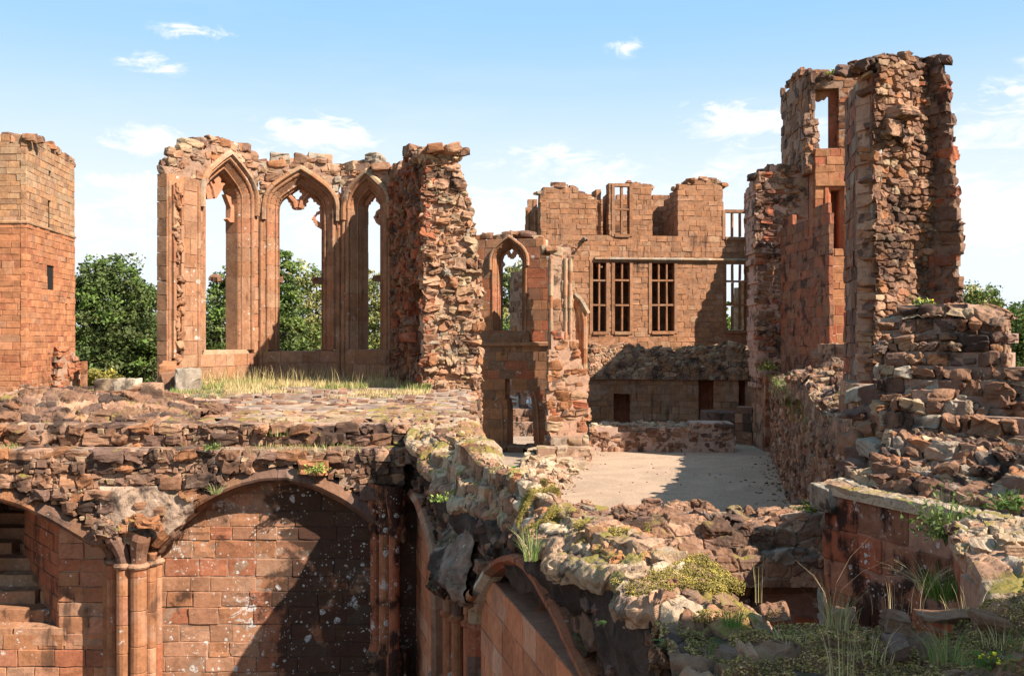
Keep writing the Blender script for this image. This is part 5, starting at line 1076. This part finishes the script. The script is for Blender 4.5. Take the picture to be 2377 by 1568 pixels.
b.build('wall_top', M_TOP, SW)

# ================================================================== cross wall bounding the court on the near side
CW = thing('cross_wall', 'dark rubble cross wall closing the near side of the gravel court behind the diagonal wall', 'ruined wall', (2, 11.8, 0))
b = Buf(); f = vface((.4, 11.3), (3.6, 11.3))
lay(b, f, rect(0, 3.1, .0, 2.55), ch=(.2, .32), bl=(.3, .6), depth=.3, thick=1.0, jit=.03, rnd=.15, noise=.012, chips=1, res=6, p=pal((RED, 2), (BRN, 2), (PUR, 2)), mortar=(.22, .12, .09))
b.build('wall_face', M_BLK, CW)
b = Buf(); secs = []
for x in np.linspace(.2, 3.75, 10):
    z0 = 2.60+.05*math.sin(x*4)+.05*max(0, 1.4-x); secs.append([(x, 11.0, 2.0), (x, 11.02, 2.28), (x, 11.25, 2.34), (x, 11.3, 2.55), (x, 11.38, z0), (x, 11.9, z0+.03), (x, 12.4, z0-.03), (x, 12.47, z0-.16)])
P_CW = pal((BRN, 4), (PUR, 2), (PNK, 2), (GRY, .7))
Gd, N_ = vloft(b, secs, 330, 170, (.26, .17), .075, P_CW, (.26, .17, .115), fine=.02, base=.06, bsc=1.8)
lay_surf(b, Gd, N_, (.1, .2), (.13, .3), .13, P_CW, jit=.03, noise=.018, res=7, sink=.6, drop=.75)
b.build('rubble_top', M_RUBD, CW)
# ================================================================== near mossy wall head
NW = thing('near_wall', 'dark mossy rubble wall head filling the bottom right foreground', 'ruined wall', (1.8, 4.6, 3))
b = Buf(); secs = []
for x in np.linspace(.72, 4.0, 12):
    bz = .05*math.sin(x*5.1)+.03*math.sin(x*11)
    bz += .09*math.sin(x*3.3+1.0)*math.sin(x*1.7)
    secs.append([(x, 3.5, 3.0), (x, 4.0, 3.08), (x, 4.4, 3.2-bz*.6), (x, 4.7, 3.27+bz*.5), (x, 4.95, 3.32+bz), (x, 5.12, 3.27+bz), (x, 5.22, 3.0), (x+.02, 5.3, 2.3)])
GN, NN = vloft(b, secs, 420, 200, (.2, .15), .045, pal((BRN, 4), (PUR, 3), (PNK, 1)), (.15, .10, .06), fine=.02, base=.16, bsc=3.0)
for (px, py, d, sx, sz, col) in ((2078, 1448, 4.9, .06, .04, BRN), (2290, 1440, 4.9, .065, .045, BRN), (1960, 1425, 5.1, .07, .02, BRN), (1800, 1418, 5.2, .06, .02, BRN), (2190, 1428, 5.08, .12, .018, BRN), (1735, 1512, 4.5, .04, .02, PNK), (2080, 1500, 4.6, .06, .03, PUR), (2340, 1540, 4.3, .05, .03, BRN)):
    b.stone(W(px, py, d), (sx, sz, .06), np.array(((1, 0, 0), (0, 0, 1), (0, -1, 0)))+NR.normal(0, .1, (3, 3)), col, .3, .012, 4, 10)
b.build('rubble', M_RUB, NW)
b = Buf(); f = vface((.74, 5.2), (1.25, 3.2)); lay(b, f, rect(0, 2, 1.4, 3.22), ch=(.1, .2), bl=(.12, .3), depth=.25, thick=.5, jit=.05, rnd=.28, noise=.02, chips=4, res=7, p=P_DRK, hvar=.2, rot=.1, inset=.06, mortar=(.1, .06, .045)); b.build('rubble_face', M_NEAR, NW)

def surf_pt(Gd, i, j):
    i0, j0 = int(i), int(j); fi, fj = i-i0, j-j0
    return Gd[i0, j0]*(1-fi)*(1-fj)+Gd[i0+1, j0]*fi*(1-fj)+Gd[i0, j0+1]*(1-fi)*fj+Gd[i0+1, j0+1]*fi*fj
def blobs(b, pts, r, cols):
    pts = np.array(pts); N = len(pts); ov = np.array([(1, 0, 0), (-1, 0, 0), (0, 1, 0), (0, -1, 0), (0, 0, 1), (0, 0, -1.0)]); of = np.array([(0, 2, 4), (2, 1, 4), (1, 3, 4), (3, 0, 4), (2, 0, 5), (1, 2, 5), (3, 1, 5), (0, 3, 5)])
    rr = NR.uniform(.6, 1.4, (N, 1, 1))*r; J = 1+NR.uniform(-.3, .3, (N, 6, 1))
    A = NR.normal(size=(N, 3, 3)); Q = np.linalg.qr(A)[0]
    V = np.einsum('vk,nkj->nvj', ov, Q)*J*rr*np.array((1, 1, .8))+pts[:, None, :]
    F = (of[None]+(np.arange(N)*6)[:, None, None]).reshape(-1, 3)
    c = np.array(cols)[NR.integers(0, len(cols), N)]*NR.uniform(.6, 1.3, (N, 1)); b.tris(V.reshape(-1, 3), F, np.repeat(c, 6, 0))
MOSSC = [(.30, .17, .065), (.34, .20, .08), (.24, .145, .045), (.40, .26, .11), (.17, .105, .035), (.30, .215, .05), (.24, .20, .045), (.32, .17, .08)]
b = Buf(); P = []
while len(P) < 105000:
    i, j = R.uniform(0, 418), R.uniform(20, 182); p = surf_pt(GN, i, j); n = NN[int(i), int(j)]
    if n[2] > .12 and vnoise(p, 4.0)+.8*vnoise(p, 10) > -.22: P.append(p+n*(R.uniform(-.003, .012)+.03*max(0, float(vnoise(p, 8)))))
blobs(b, P, .0056, MOSSC)
struct(b.build('moss', M_MOSS), 'stuff')
b = Buf(); P = []
MOSSY = [(.24, .175, .035), (.29, .21, .05), (.18, .14, .03), (.22, .17, .05)]
for q in range(110000):
    d = R.uniform(5.15, 9.5); xl, xr = xat(Lp, d), xat(Rp, d); s_ = R.random(); x = xl+(xr-xl)*s_; zl = xat(Lp, d, 2); p = np.array((x, d, (zl+(ZT-zl)*min(1, s_/.35))+.02+.05*math.sin(d*2.1)))
    k = 1.0 if d < 6.1 else .25
    if vnoise(p*np.array((1, 1, 0)), 2.6)+.6*vnoise(p, 8) > (.2 if d < 6.2 else .34): P.append(p+np.array((0, 0, R.uniform(-.05, .022))))
blobs(b, P, .0052, MOSSY); struct(b.build('moss', M_MOSS), 'stuff')

# ================================================================== grass and small plants
def blade(b, base, tip_dir, h, w, col, bend=.3, seg=3):
    base = np.array(base, float); a = R.uniform(0, 6.28); side = np.array((math.cos(a), math.sin(a), 0))*w/2; td = np.array((*tip_dir, 0)); V = []
    for k in range(seg+1):
        t = k/seg; p = base+np.array((0, 0, h*(t-.25*bend*t*t)))+td*h*bend*t*t; s = side*(1-t*.85); V += [p-s, p+s]
    b.quads(V, [(2*k, 2*k+1, 2*k+3, 2*k+2) for k in range(seg)], np.array(col)*R.uniform(.7, 1.3))
STRAW = [(.50, .37, .17), (.42, .32, .12), (.55, .43, .22)]; GREEN = [(.12, .19, .035), (.16, .21, .045), (.09, .14, .03)]; MIXG = STRAW+GREEN
def tuft(lab, base, n, h, spread, cols, w=.006, cat='grass tuft', name='grass_tuft', bend=.5, grp=None):
    b = Buf(); base = np.array(base, float)
    for _ in range(n):
        a = R.uniform(0, 6.28); r = spread*math.sqrt(R.random()); d = np.array((math.cos(a), math.sin(a)))
        blade(b, base+np.array((*(d*r), 0)), d*R.uniform(.3, 1.2), h*R.uniform(.45, 1.1), w*R.uniform(.7, 1.3), R.choice(cols), bend*R.uniform(.3, 1.3))
    return tag(b.build(name, M_GRASS), lab, cat, grp)
b = Buf()
for q in range(30000):       # grass at the back of the terrace
    px = R.uniform(395, 1000); t = R.random()**1.4; d = 30.6-t*8.4
    if px < 600: d = min(d, np.interp(px, (369, 600), (26.4, 30.2)))
    if px > 905: d = min(d, np.interp(px, (905, 985), (30.2, 25.9)))
    x = G(px, d)[0]; p = np.array((x, d, TZ))
    if vnoise(p, .9)+.5*vnoise(p, 2.5) < -.42+.45*t: continue
    near = d > 27
    tall = near and R.random() < .10
    g = vnoise(p, .5) > .02 or px < 520
    blade(b, p-np.array((0, 0, .03)), (R.uniform(-.5, .5), R.uniform(-.5, .5)), R.uniform(.08, .26)*(2.6 if tall else 1)*(.6 if t > .6 else 1), .014 if tall else .022, R.choice(STRAW if (tall or not g or R.random() < .3) else GREEN+[(.3, .3, .08)]), R.uniform(.2, .8))
for q in range(2600):       # on the rubble ledge and wall heads
    px = R.uniform(-20, 930); p = np.array((G(px, 15.75)[0], R.uniform(15.4, 15.95), 2.98))
    if vnoise(p, 1.1) > .12: blade(b, p, (R.uniform(-.5, .5), R.uniform(-.6, .2)), R.uniform(.04, .16), .009, R.choice(MIXG), R.uniform(.3, .9))
for q in range(1800):
    t = R.uniform(2, 26); c = np.array((HW(41.5-t*.977), 41.5-t*.977, 3.0)); p = c+np.array((R.uniform(-.15, .4), 0, R.uniform(-.4, .25)))
    if vnoise(p, .6) > .05: blade(b, p, (R.uniform(-.9, .1), R.uniform(-.5, .5)), R.uniform(.15, .45), .014, R.choice(GREEN+[(.2, .17, .06)]), R.uniform(.6, 1.4))
struct(b.build('grass', M_GRASS), 'stuff')
b = Buf(); 
for q in range(700):
    p = np.array((R.uniform(8, 15), R.uniform(55.5, 57.5), 4.05)); blade(b, p, (R.uniform(-.4, .4), R.uniform(-.4, .2)), R.uniform(.1, .4), .02, R.choice(STRAW), .4)
struct(b.build('grass', M_GRASS), 'stuff')
def wl(px, py, d): return W(px, py, d)
tuft('fresh green grass tuft with straw stalks leaning from the middle of the diagonal wall', wl(1232, 1300, 6.9), 60, .26, .05, [(.2, .32, .06), (.15, .24, .05), (.5, .4, .2)], .005)
tuft('bright green grass tuft on the near moss at the shadow edge', wl(1697, 1452, 4.85), 110, .12, .05, [(.13, .2, .045), (.17, .24, .06)], .004, bend=.7)
tuft('tall bleached grass tuft among the foreground moss', wl(1945, 1455, 4.7), 70, .2, .06, [(.33, .28, .13), (.17, .2, .06), (.4, .32, .16)], .0035)
tuft('spreading coarse green grass clump at the lower right foreground', wl(2200, 1535, 4.4), 120, .17, .1, [(.13, .19, .04), (.18, .21, .06), (.3, .25, .1)], .004, bend=.8)
tuft('dry straw tuft hanging beside the black-stained wall', wl(2150, 1370, 8.2), 60, .3, .07, [(.6, .5, .28), (.5, .4, .2)], .006, bend=1.3)
tuft('green grass clump at the foot of the stained wall by the parapet stub', wl(2185, 1390, 8.0), 160, .3, .12, [(.14, .24, .04), (.1, .18, .03)], .007, bend=.8)
tuft('thin dry stalks rising from the tip of the sunlit diagonal wall', wl(1760, 1400, 5.3), 7, .26, .03, STRAW, .0035, bend=.12)
tuft('long bent seed stalks crossing the dark cross wall', wl(1925, 1415, 5.1), 6, .42, .03, [(.35, .24, .14)], .0035, bend=.75)
tuft('dense dry seed stalks in front of the foot of the stained wall', wl(2080, 1425, 5.15), 16, .26, .14, [(.42, .3, .16), (.5, .38, .22)], .003, bend=.4)
tuft('long straw stalks at the very bottom of the foreground wall', wl(1955, 1580, 4.2), 26, .34, .06, [(.5, .37, .19), (.4, .3, .13)], .003, bend=.25)
tuft('dry tussock on the shaded hall wall below the great pier', wl(2010, 940, 13.3), 120, .3, .14, [(.15, .14, .05), (.2, .17, .07)], .009, bend=1.0)
tuft('green weed on the arch rib of the undercroft', wl(502, 1145, 15.2), 70, .18, .08, [(.2, .28, .06), (.35, .28, .15)], .008, bend=1.0)
tuft('small grass tuft on the ledge above the main arch', wl(1010, 1018, 15.4), 60, .16, .1, MIXG, .007)
tuft('grass tuft at the front of the terrace rubble', wl(650, 1010, 16.0), 80, .16, .22, GREEN+[(.4, .35, .15)], .009)
tuft('straw stalks on the foot of the left bay pier by the trees', wl(372, 905, 26.8), 20, .9, .2, [(.2, .13, .07), (.3, .2, .1)], .014, bend=.2)
for q, (px, py, d, n, h, sp, cols, lab) in enumerate(((1830, 1470, 4.75, 40, .1, .09, STRAW+GREEN, 'short mixed grass between the two tufts of the near moss'), (2020, 1520, 4.5, 30, .22, .1, STRAW, 'dry stalks before the dark hollow in the near moss'), (2330, 1490, 4.6, 60, .12, .12, GREEN+STRAW, 'rough grass at the right end of the near moss'), (1640, 1500, 4.65, 26, .08, .035, GREEN, 'tiny grass tuft left on the near moss above the ferns'), (2250, 1420, 5.1, 22, .2, .12, STRAW, 'thin stalks on the back rim of the near moss by the parapet stub'))):
    tuft(lab, wl(px, py, d)-np.array((0, 0, .03)), n, h, sp, cols, .0035, bend=.7)
def leafy(lab, base, n, size, spread, cols, cat='plant', name='weed_plant', up=.6, flowers=0, mat=None):
    b = Buf(); base = np.array(base, float)
    for _ in range(n):
        c = base+np.array((R.gauss(0, spread), R.gauss(0, spread*.7), abs(R.gauss(0, spread*up)))); st = size*.05; b.quads([base+(st, 0, 0), c+(st, 0, 0), c-(st, 0, 0), base-(st, 0, 0)], [(0, 1, 2, 3)], (.12, .13, .04)); a = NR.normal(size=3); a /= np.linalg.norm(a); e = np.cross(a, NR.normal(size=3)); e /= np.linalg.norm(e); s = size*R.uniform(.6, 1.3)
        b.quads([c-a*s, c+e*s*.45, c+a*s, c-e*s*.45], [(0, 1, 2, 3)], np.array(R.choice(cols))*R.uniform(.7, 1.3))
    for _ in range(8):
        q = base+np.array((R.gauss(0, spread*.7), R.gauss(0, spread*.5), spread*up)); tube(b, [base-np.array((0, 0, spread*.5)), (base+q)/2, q], size*.08, (.12, .13, .04), 4)
    o = tag(b.build(name, M_LEAF), lab, cat)
    for _ in range(flowers):
        b = Buf(); blobs(b, [base+np.array((R.gauss(0, spread), R.gauss(0, spread*.6), spread*up*R.uniform(.8, 1.6)))], size*.55, [(.75, .55, .03), (.8, .62, .05)]); fo = b.build('flower', M_MOSS); fo.parent = o
    return o
leafy('trailing bush with small pale leaves at the right end of the stained wall', wl(2195, 1250, 8.6), 420, .028, .13, [(.10, .15, .03), (.16, .2, .06), (.06, .1, .02)], up=1.3)
leafy('green creeper above the ledge at the far right', wl(2345, 1180, 8.2), 260, .025, .1, [(.06, .11, .02), (.1, .15, .04)])
leafy('yellow-flowered weed on the cross wall by the stained wall corner', wl(1885, 1185, 11.0), 160, .024, .08, [(.1, .16, .03), (.2, .25, .05)], flowers=8)
leafy('yellow-green weed sprouting below the apex of the main arch', wl(735, 1095, 15.2), 130, .03, .09, [(.3, .32, .07), (.2, .24, .05)])
leafy('small dark weed in the rubble joints left of the main arch', wl(495, 1042, 15.3), 80, .03, .09, [(.1, .14, .03)])
leafy('fresh weed under the edge of the diagonal wall', wl(1022, 1162, 9.0), 60, .02, .04, [(.3, .38, .08), (.22, .3, .06)])
leafy('yellow-flowered weed on the rubble mass beside the great pier', wl(2140, 708, 12.6), 120, .03, .07, [(.18, .2, .05), (.25, .28, .08)], flowers=6)
leafy('yellow-flowered hawkweed at the bottom of the foreground', wl(2300, 1545, 4.3), 60, .02, .05, [(.1, .15, .03)], flowers=7)
leafy('yellow ragwort in the angle of the hall tower and hall wall', wl(1783, 858, 40), 120, .07, .22, [(.25, .25, .06)], flowers=14)
leafy('yellow moss cushion on the wall head of the hall tower', wl(1935, 172, 41), 160, .05, .14, [(.35, .32, .05), (.25, .26, .06)])
def fern(lab, base, n, L, d0):
    b = Buf(); base = np.array(base, float)
    for k in range(n):
        a = d0+R.uniform(-1.1, 1.1); d = np.array((math.cos(a), math.sin(a), R.uniform(-.1, .35))); l = L*R.uniform(.6, 1.1); s = np.cross(d, (0, 0, 1)); s /= np.linalg.norm(s); col = np.array(R.choice([(.09, .17, .03), (.12, .2, .04)]))
        for m in range(12):
            t = m/12; c = base+d*l*t-np.array((0, 0, l*.35*t*t)); w = l*.3*(1-t)*min(1, t*6+.3)
            for sg in (-1, 1): b.quads([c, c+d*l*.03+s*sg*w*.6, c+s*sg*w+d*l*.05, c+s*sg*w*.5-d*l*.02], [(0, 1, 2, 3)], col*R.uniform(.8, 1.2))
    return tag(b.build('fern', M_LEAF), lab, 'fern')
fern('green fern on the shadowed left edge of the near wall', wl(1555, 1490, 4.75), 7, .13, 3.4)
fern('lower small fern hanging under the near wall edge', wl(1600, 1535, 4.5), 5, .1, 3.6)
fern('tiny fern in the dark rubble under the diagonal wall', wl(1405, 1440, 5.0), 4, .07, 3.4)

b = Buf()
for q in range(260):
    y = R.uniform(24, 41); k = R.random(); xr = HW(y); xl = 3.2+(y-41)*.165
    x = xr-abs(R.gauss(0, .35)) if k < .45 else (xl+abs(R.gauss(0, .3)) if k < .7 else R.uniform(xl, xr)); s = R.uniform(.012, .035)*(1.8 if k < .45 and R.random() < .25 else 1)
    b.stone((x, y, s*.3), (s, s*.8, s*.6), np.eye(3)+NR.normal(0, .2, (3, 3)), P_RUB(), .3, .01, 2, 3)
struct(b.build('loose_stones', M_RUB), 'stuff')
# ================================================================== fence and visitor beyond the doorway
FN = thing('timber_fence', 'pale timber post and rail fence beyond the pointed doorway', 'fence', W(1205, 955, 51))
def bar(p, q, w, t, col): 
    b = Buf(); p, q = np.array(p), np.array(q); u = q-p; l = np.linalg.norm(u); u /= l; n = np.array((0, -1.0, 0)); v = np.cross(n, u); b.stone((p+q)/2, (l/2, w/2, t/2), (u, v, n), col, .1, .003, 0, 3); return b
WD = (.62, .52, .42)
for px, y0, y1 in ((1180, 913, 968), (1201, 919, 968), (1215, 911, 968)): bar(W(px, y1, 51), W(px, y0, 51), .11, .11, WD).build('post', M_WOOD, FN)
for a, c in (((1178, 930), (1203, 931)), ((1178, 944), (1203, 945)), ((1180, 918), (1203, 925)), ((1214, 919), (1240, 924)), ((1214, 937), (1240, 942))): bar(W(*a, 50.9), W(*c, 50.9), .10, .05, WD).build('rail', M_WOOD, FN)
for a, c in (((1195, 960), (1213, 930)),): bar(W(*a, 51.2), W(*c, 51.2), .08, .06, (.35, .24, .16)).build('brace', M_WOOD, FN)
def person():
    base = W(1235, 968, 50); base[2] = .35; k = 1.0
    me = bpy.data.meshes.new('person'); 
    J = [(0, 0, .95), (0, 0, 1.2), (0, -.02, 1.42), (0, -.02, 1.5), (0, -.04, 1.62), (-.2, 0, 1.38), (-.27, -.05, 1.12), (-.22, -.22, .95), (.2, 0, 1.38), (.27, -.05, 1.12), (.22, -.22, .95), (-.1, 0, .9), (-.11, -.02, .5), (-.11, .02, .06), (-.11, -.14, .03), (.1, 0, .9), (.11, .03, .5), (.11, .06, .06), (.11, -.1, .03), (-.21, -.29, .9), (.21, -.29, .9)]
    E = [(0, 1), (1, 2), (2, 3), (3, 4), (2, 5), (5, 6), (6, 7), (7, 19), (2, 8), (8, 9), (9, 10), (10, 20), (0, 11), (11, 12), (12, 13), (13, 14), (0, 15), (15, 16), (16, 17), (17, 18)]
    rr = [.14, .14, .13, .055, .1, .07, .05, .035, .07, .05, .035, .1, .065, .045, .04, .1, .065, .045, .04, .03, .03]
    me.from_pydata(J, E, []); o = bpy.data.objects.new('person', me); C.objects.link(o); o.location = base; o.rotation_euler = (0, 0, .5)
    sm = o.modifiers.new('skin', 'SKIN'); o.modifiers.new('sub', 'SUBSURF').levels = 1
    for v, r in zip(me.skin_vertices[0].data, rr): v.radius = (r, r)
    me.skin_vertices[0].data[0].use_root = True
    m = bpy.data.materials.new('skin_and_trousers'); m.use_nodes = True; t = NT(m.node_tree); g = t.new('ShaderNodeTexCoord'); s = t.new('ShaderNodeSeparateXYZ'); t.l.new(g.outputs['Object'], s.inputs[0])
    t.l.new(t.mix(t.ss(s.outputs[2], .93, .95), (.03, .035, .06), (.5, .3, .22)), t.n['Principled BSDF'].inputs['Base Color']); me.materials.append(m)
    tag(o, 'person in a white top behind the doorway jamb, beyond the timber fence', 'person'); ROOT[o.name] = np.zeros(3)
    b = Buf(); lathe(b, (0, 0, 0), [(.17, .9), (.175, 1.05), (.175, 1.25), (.19, 1.36), (.13, 1.46), (.07, 1.49)], (.8, .8, .8), 14, .75)
    for s_ in (-1, 1): tube(b, [(s_*.17, 0, 1.4), (s_*.24, -.02, 1.28), (s_*.275, -.05, 1.12)], [.095, .085, .07], (.8, .8, .8), 10)
    c = b.build('shirt', M_CLOTH); c.parent = o
    b = Buf(); lathe(b, (0, .0, 0), [(.11, 1.58), (.118, 1.64), (.11, 1.7), (.07, 1.745), (.01, 1.755)], (.1, .06, .04), 12); c = b.build('hair', M_CLOTH); c.parent = o
person()

# ================================================================== trees beyond the ruin
def tree(name, lab, base, blobs_, n, leaf, cols, cat='tree', grp='trees beyond the ruin', gap=.5, limbs=True):
    T_ = thing(name, lab, cat, base, grp); b = Buf(); base = np.array(base, float)
    bl = [(W(px, py, d), r) for px, py, d, r in blobs_]
    top = max(bl, key=lambda q: q[0][2])[0]; tr = Buf(); r0 = .35 if limbs else .08
    mid = base+(np.mean([q[0] for q in bl], 0)-base)*.45; mid[0] = base[0]*.7+mid[0]*.3
    tube(tr, [base, (base+mid)/2+np.array((.1, 0, 0)), mid], [r0, r0*.8, r0*.6], (.10, .075, .05), 9)
    for c, r in bl: tube(tr, [mid, mid+(c-mid)*.5+NR.normal(0, .25, 3), c+np.array((0, 0, -r*.1)), c+np.array((R.uniform(-.4, .4)*r, 0, r*.5))], [r0*.5, r0*.3, r0*.18, r0*.06], (.10, .075, .05), 6)
    tot = sum(r*r for _, r in bl)
    for c, r in bl:
        m = max(8, int(46*(r/2.5)**1.3)); k = int(1.35*n*r*r/tot); lf = leaf*.74
        sub = []
        for _ in range(m):
            v = NR.normal(size=3); v /= np.linalg.norm(v); sub.append((c+v*r*R.uniform(.35, .98)*np.array((1, 1, .85)), r*R.uniform(.12, .36), np.array(R.choice(cols))*R.uniform(.75, 1.25)))
        per = max(1, k//m)
        for sc, sr, col in sub:
            v = NR.normal(size=(per, 3)); v /= np.linalg.norm(v, axis=1, keepdims=True); pos = sc+v*(sr*NR.uniform(.45, 1.15, (per, 1)))*np.array((1.15, 1.15, .8))
            a = NR.normal(size=(per, 3)); a[:, 2] *= .6; a /= np.linalg.norm(a, axis=1, keepdims=True); e = np.cross(a, NR.normal(size=(per, 3))); e /= np.linalg.norm(e, axis=1, keepdims=True); s = lf*NR.uniform(.5, 1.5, (per, 1))
            V = np.stack((pos-a*s, pos+e*s*.6, pos+a*s, pos-e*s*.6), 1); F = np.arange(per*4).reshape(-1, 4)
            b.quads(V.reshape(-1, 3), F, np.repeat(col*NR.uniform(.7, 1.3, (per, 1)), 4, 0))
    tr.build('trunk', M_BARK, T_); b.build('crown', M_LEAF, T_); return T_
DG = [(.075, .10, .026), (.095, .12, .034), (.12, .13, .045), (.06, .08, .022)]; MG = [(.12, .175, .036), (.16, .20, .048), (.10, .14, .033)]; YG = [(.25, .235, .07), (.21, .215, .06), (.29, .255, .09), (.15, .17, .05)]
def gb(px, d): return (*G(px, d), -.03)
tree('broadleaf_tree', 'dark spreading tree beside the left tower', gb(235, 76), [(225, 690, 76, 3.0), (270, 650, 77, 2.6), (205, 760, 75, 2.8), (235, 640, 77, 1.8), (290, 760, 77, 2.6), (215, 850, 76, 2.6), (190, 700, 77, 2.2), (280, 850, 77, 2.6)], 17000, .19, DG+MG[:1])
tree('broadleaf_tree', 'rounded green tree left of the bay wall, touching its first pier', gb(335, 80), [(330, 720, 80, 2.6), (345, 690, 81, 1.8), (315, 790, 79, 2.6), (355, 800, 80, 2.8), (340, 860, 80, 2.8), (300, 880, 80, 2.2)], 12000, .19, DG+MG)
tree('bush', 'yellow-green bush at the foot of the left tower', gb(240, 66), [(225, 880, 66, 1.2), (255, 885, 66, 1.1), (205, 890, 66, 1.0), (280, 900, 66, .8)], 5000, .11, [(.30, .24, .05), (.24, .21, .05), (.34, .27, .07)], cat='bush', grp=None, limbs=False)
tree('broadleaf_tree', 'dark leaning tree seen through the left pointed window', gb(500, 70), [(512, 770, 70, 2.2), (500, 720, 70, 1.4), (520, 690, 71, 1.6), (492, 780, 70, 1.8), (530, 640, 71, 1.2), (505, 655, 71, .9), (560, 700, 72, 2.6), (590, 640, 72, 2.0), (560, 800, 71, 2.6)], 11000, .16, DG+MG)
tree('broadleaf_tree', 'tall green tree just inside the left side of the middle pointed window', gb(655, 72), [(652, 620, 72, 1.3), (660, 680, 72, 1.7), (640, 590, 72, 1.1), (665, 750, 72, 2.0), (640, 800, 72, 2.0), (670, 820, 72, 1.8)], 9000, .16, MG+DG[:2])
tree('broadleaf_tree', 'pale yellowing tree filling the right of the middle pointed window', gb(720, 78), [(710, 640, 78, 1.7), (735, 660, 78, 1.8), (700, 700, 78, 1.8), (740, 730, 78, 2.0), (705, 770, 77, 2.2), (740, 800, 78, 2.2), (720, 830, 77, 2.2), (770, 700, 79, 2.2)], 8500, .15, YG+MG[:1])
tree('broadleaf_tree', 'sparse yellow tree seen through the right pointed window', gb(868, 82), [(868, 660, 82, 1.8), (880, 720, 82, 2.0), (860, 780, 82, 2.2), (885, 810, 82, 2.2), (850, 700, 82, 1.8)], 6500, .15, YG)
tree('broadleaf_tree', 'yellow-green tree seen through the small traceried window', gb(1185, 78), [(1180, 660, 78, 1.7), (1200, 650, 78, 1.6), (1175, 720, 78, 1.8), (1190, 770, 78, 2.0), (1170, 780, 77, 1.8)], 6500, .16, MG+YG)
tree('broadleaf_tree', 'small green tree seen through the right mullioned window of the range', gb(1688, 80), [(1686, 740, 80, 1.0), (1690, 770, 80, 1.4), (1683, 710, 80, .7), (1700, 800, 80, 1.6)], 3500, .15, MG)
tree('broadleaf_tree', 'pale domed tree at the right edge beyond the great pier', gb(2270, 84), [(2255, 695, 84, 1.9), (2285, 705, 84, 2.0), (2240, 720, 84, 2.0), (2315, 735, 85, 1.8), (2270, 770, 84, 2.6), (2330, 770, 84, 1.8)], 8000, .16, YG+MG)
tree('broadleaf_tree', 'dark green tree at the far right edge of the picture', gb(2380, 72), [(2360, 765, 72, 1.5), (2390, 755, 72, 1.9), (2348, 810, 72, 1.5), (2375, 830, 72, 1.9), (2400, 800, 72, 2.2)], 8000, .16, MG+DG[:2])
tree('conifer_tree', 'small dark treetop behind the green tree at the far right', gb(2375, 110), [(2368, 730, 110, 1.6), (2385, 735, 110, 1.8), (2375, 765, 110, 2.0)], 4000, .17, DG)
b = Buf()
for q in range(9000):   # far hedge line at the horizon
    a = R.uniform(-.6, .62); d = R.uniform(150, 190); c = np.array((a*d, d, R.uniform(0, 5.0+2.5*math.sin(a*23)))); v = NR.normal(size=3); e = NR.normal(size=3); v /= np.linalg.norm(v); e /= np.linalg.norm(e)
    b.quads([c-v*.9, c+e*.8, c+v*.9, c-e*.8], [(0, 1, 2, 3)], np.array(R.choice(DG+MG))*R.uniform(.8, 1.3))
struct(b.build('far_woodland', M_LEAF), 'stuff')

# ================================================================== unseen tower side behind the viewer, added to shade the foreground
b = Buf(); f = vface((2.95, 3.0), (8.5, 3.0)); f = Face((8.5, 3.0, 0), (-1, 0, 0), (0, 0, 1), (0, 1, 0))
lay(b, f, [(0, -.1), (5.5, -.1), (5.5, 6.0), (4.6, 6.5), (3, 6.7), (0, 6.9)], ch=(.3, .4), bl=(.4, .8), depth=.6, thick=.8, jit=.02, rnd=.1, noise=.01, p=P_RED)
tag(b.build('shading_wall', M_TWR), 'unseen red sandstone wall added behind the viewer to shade the foreground', 'wall')
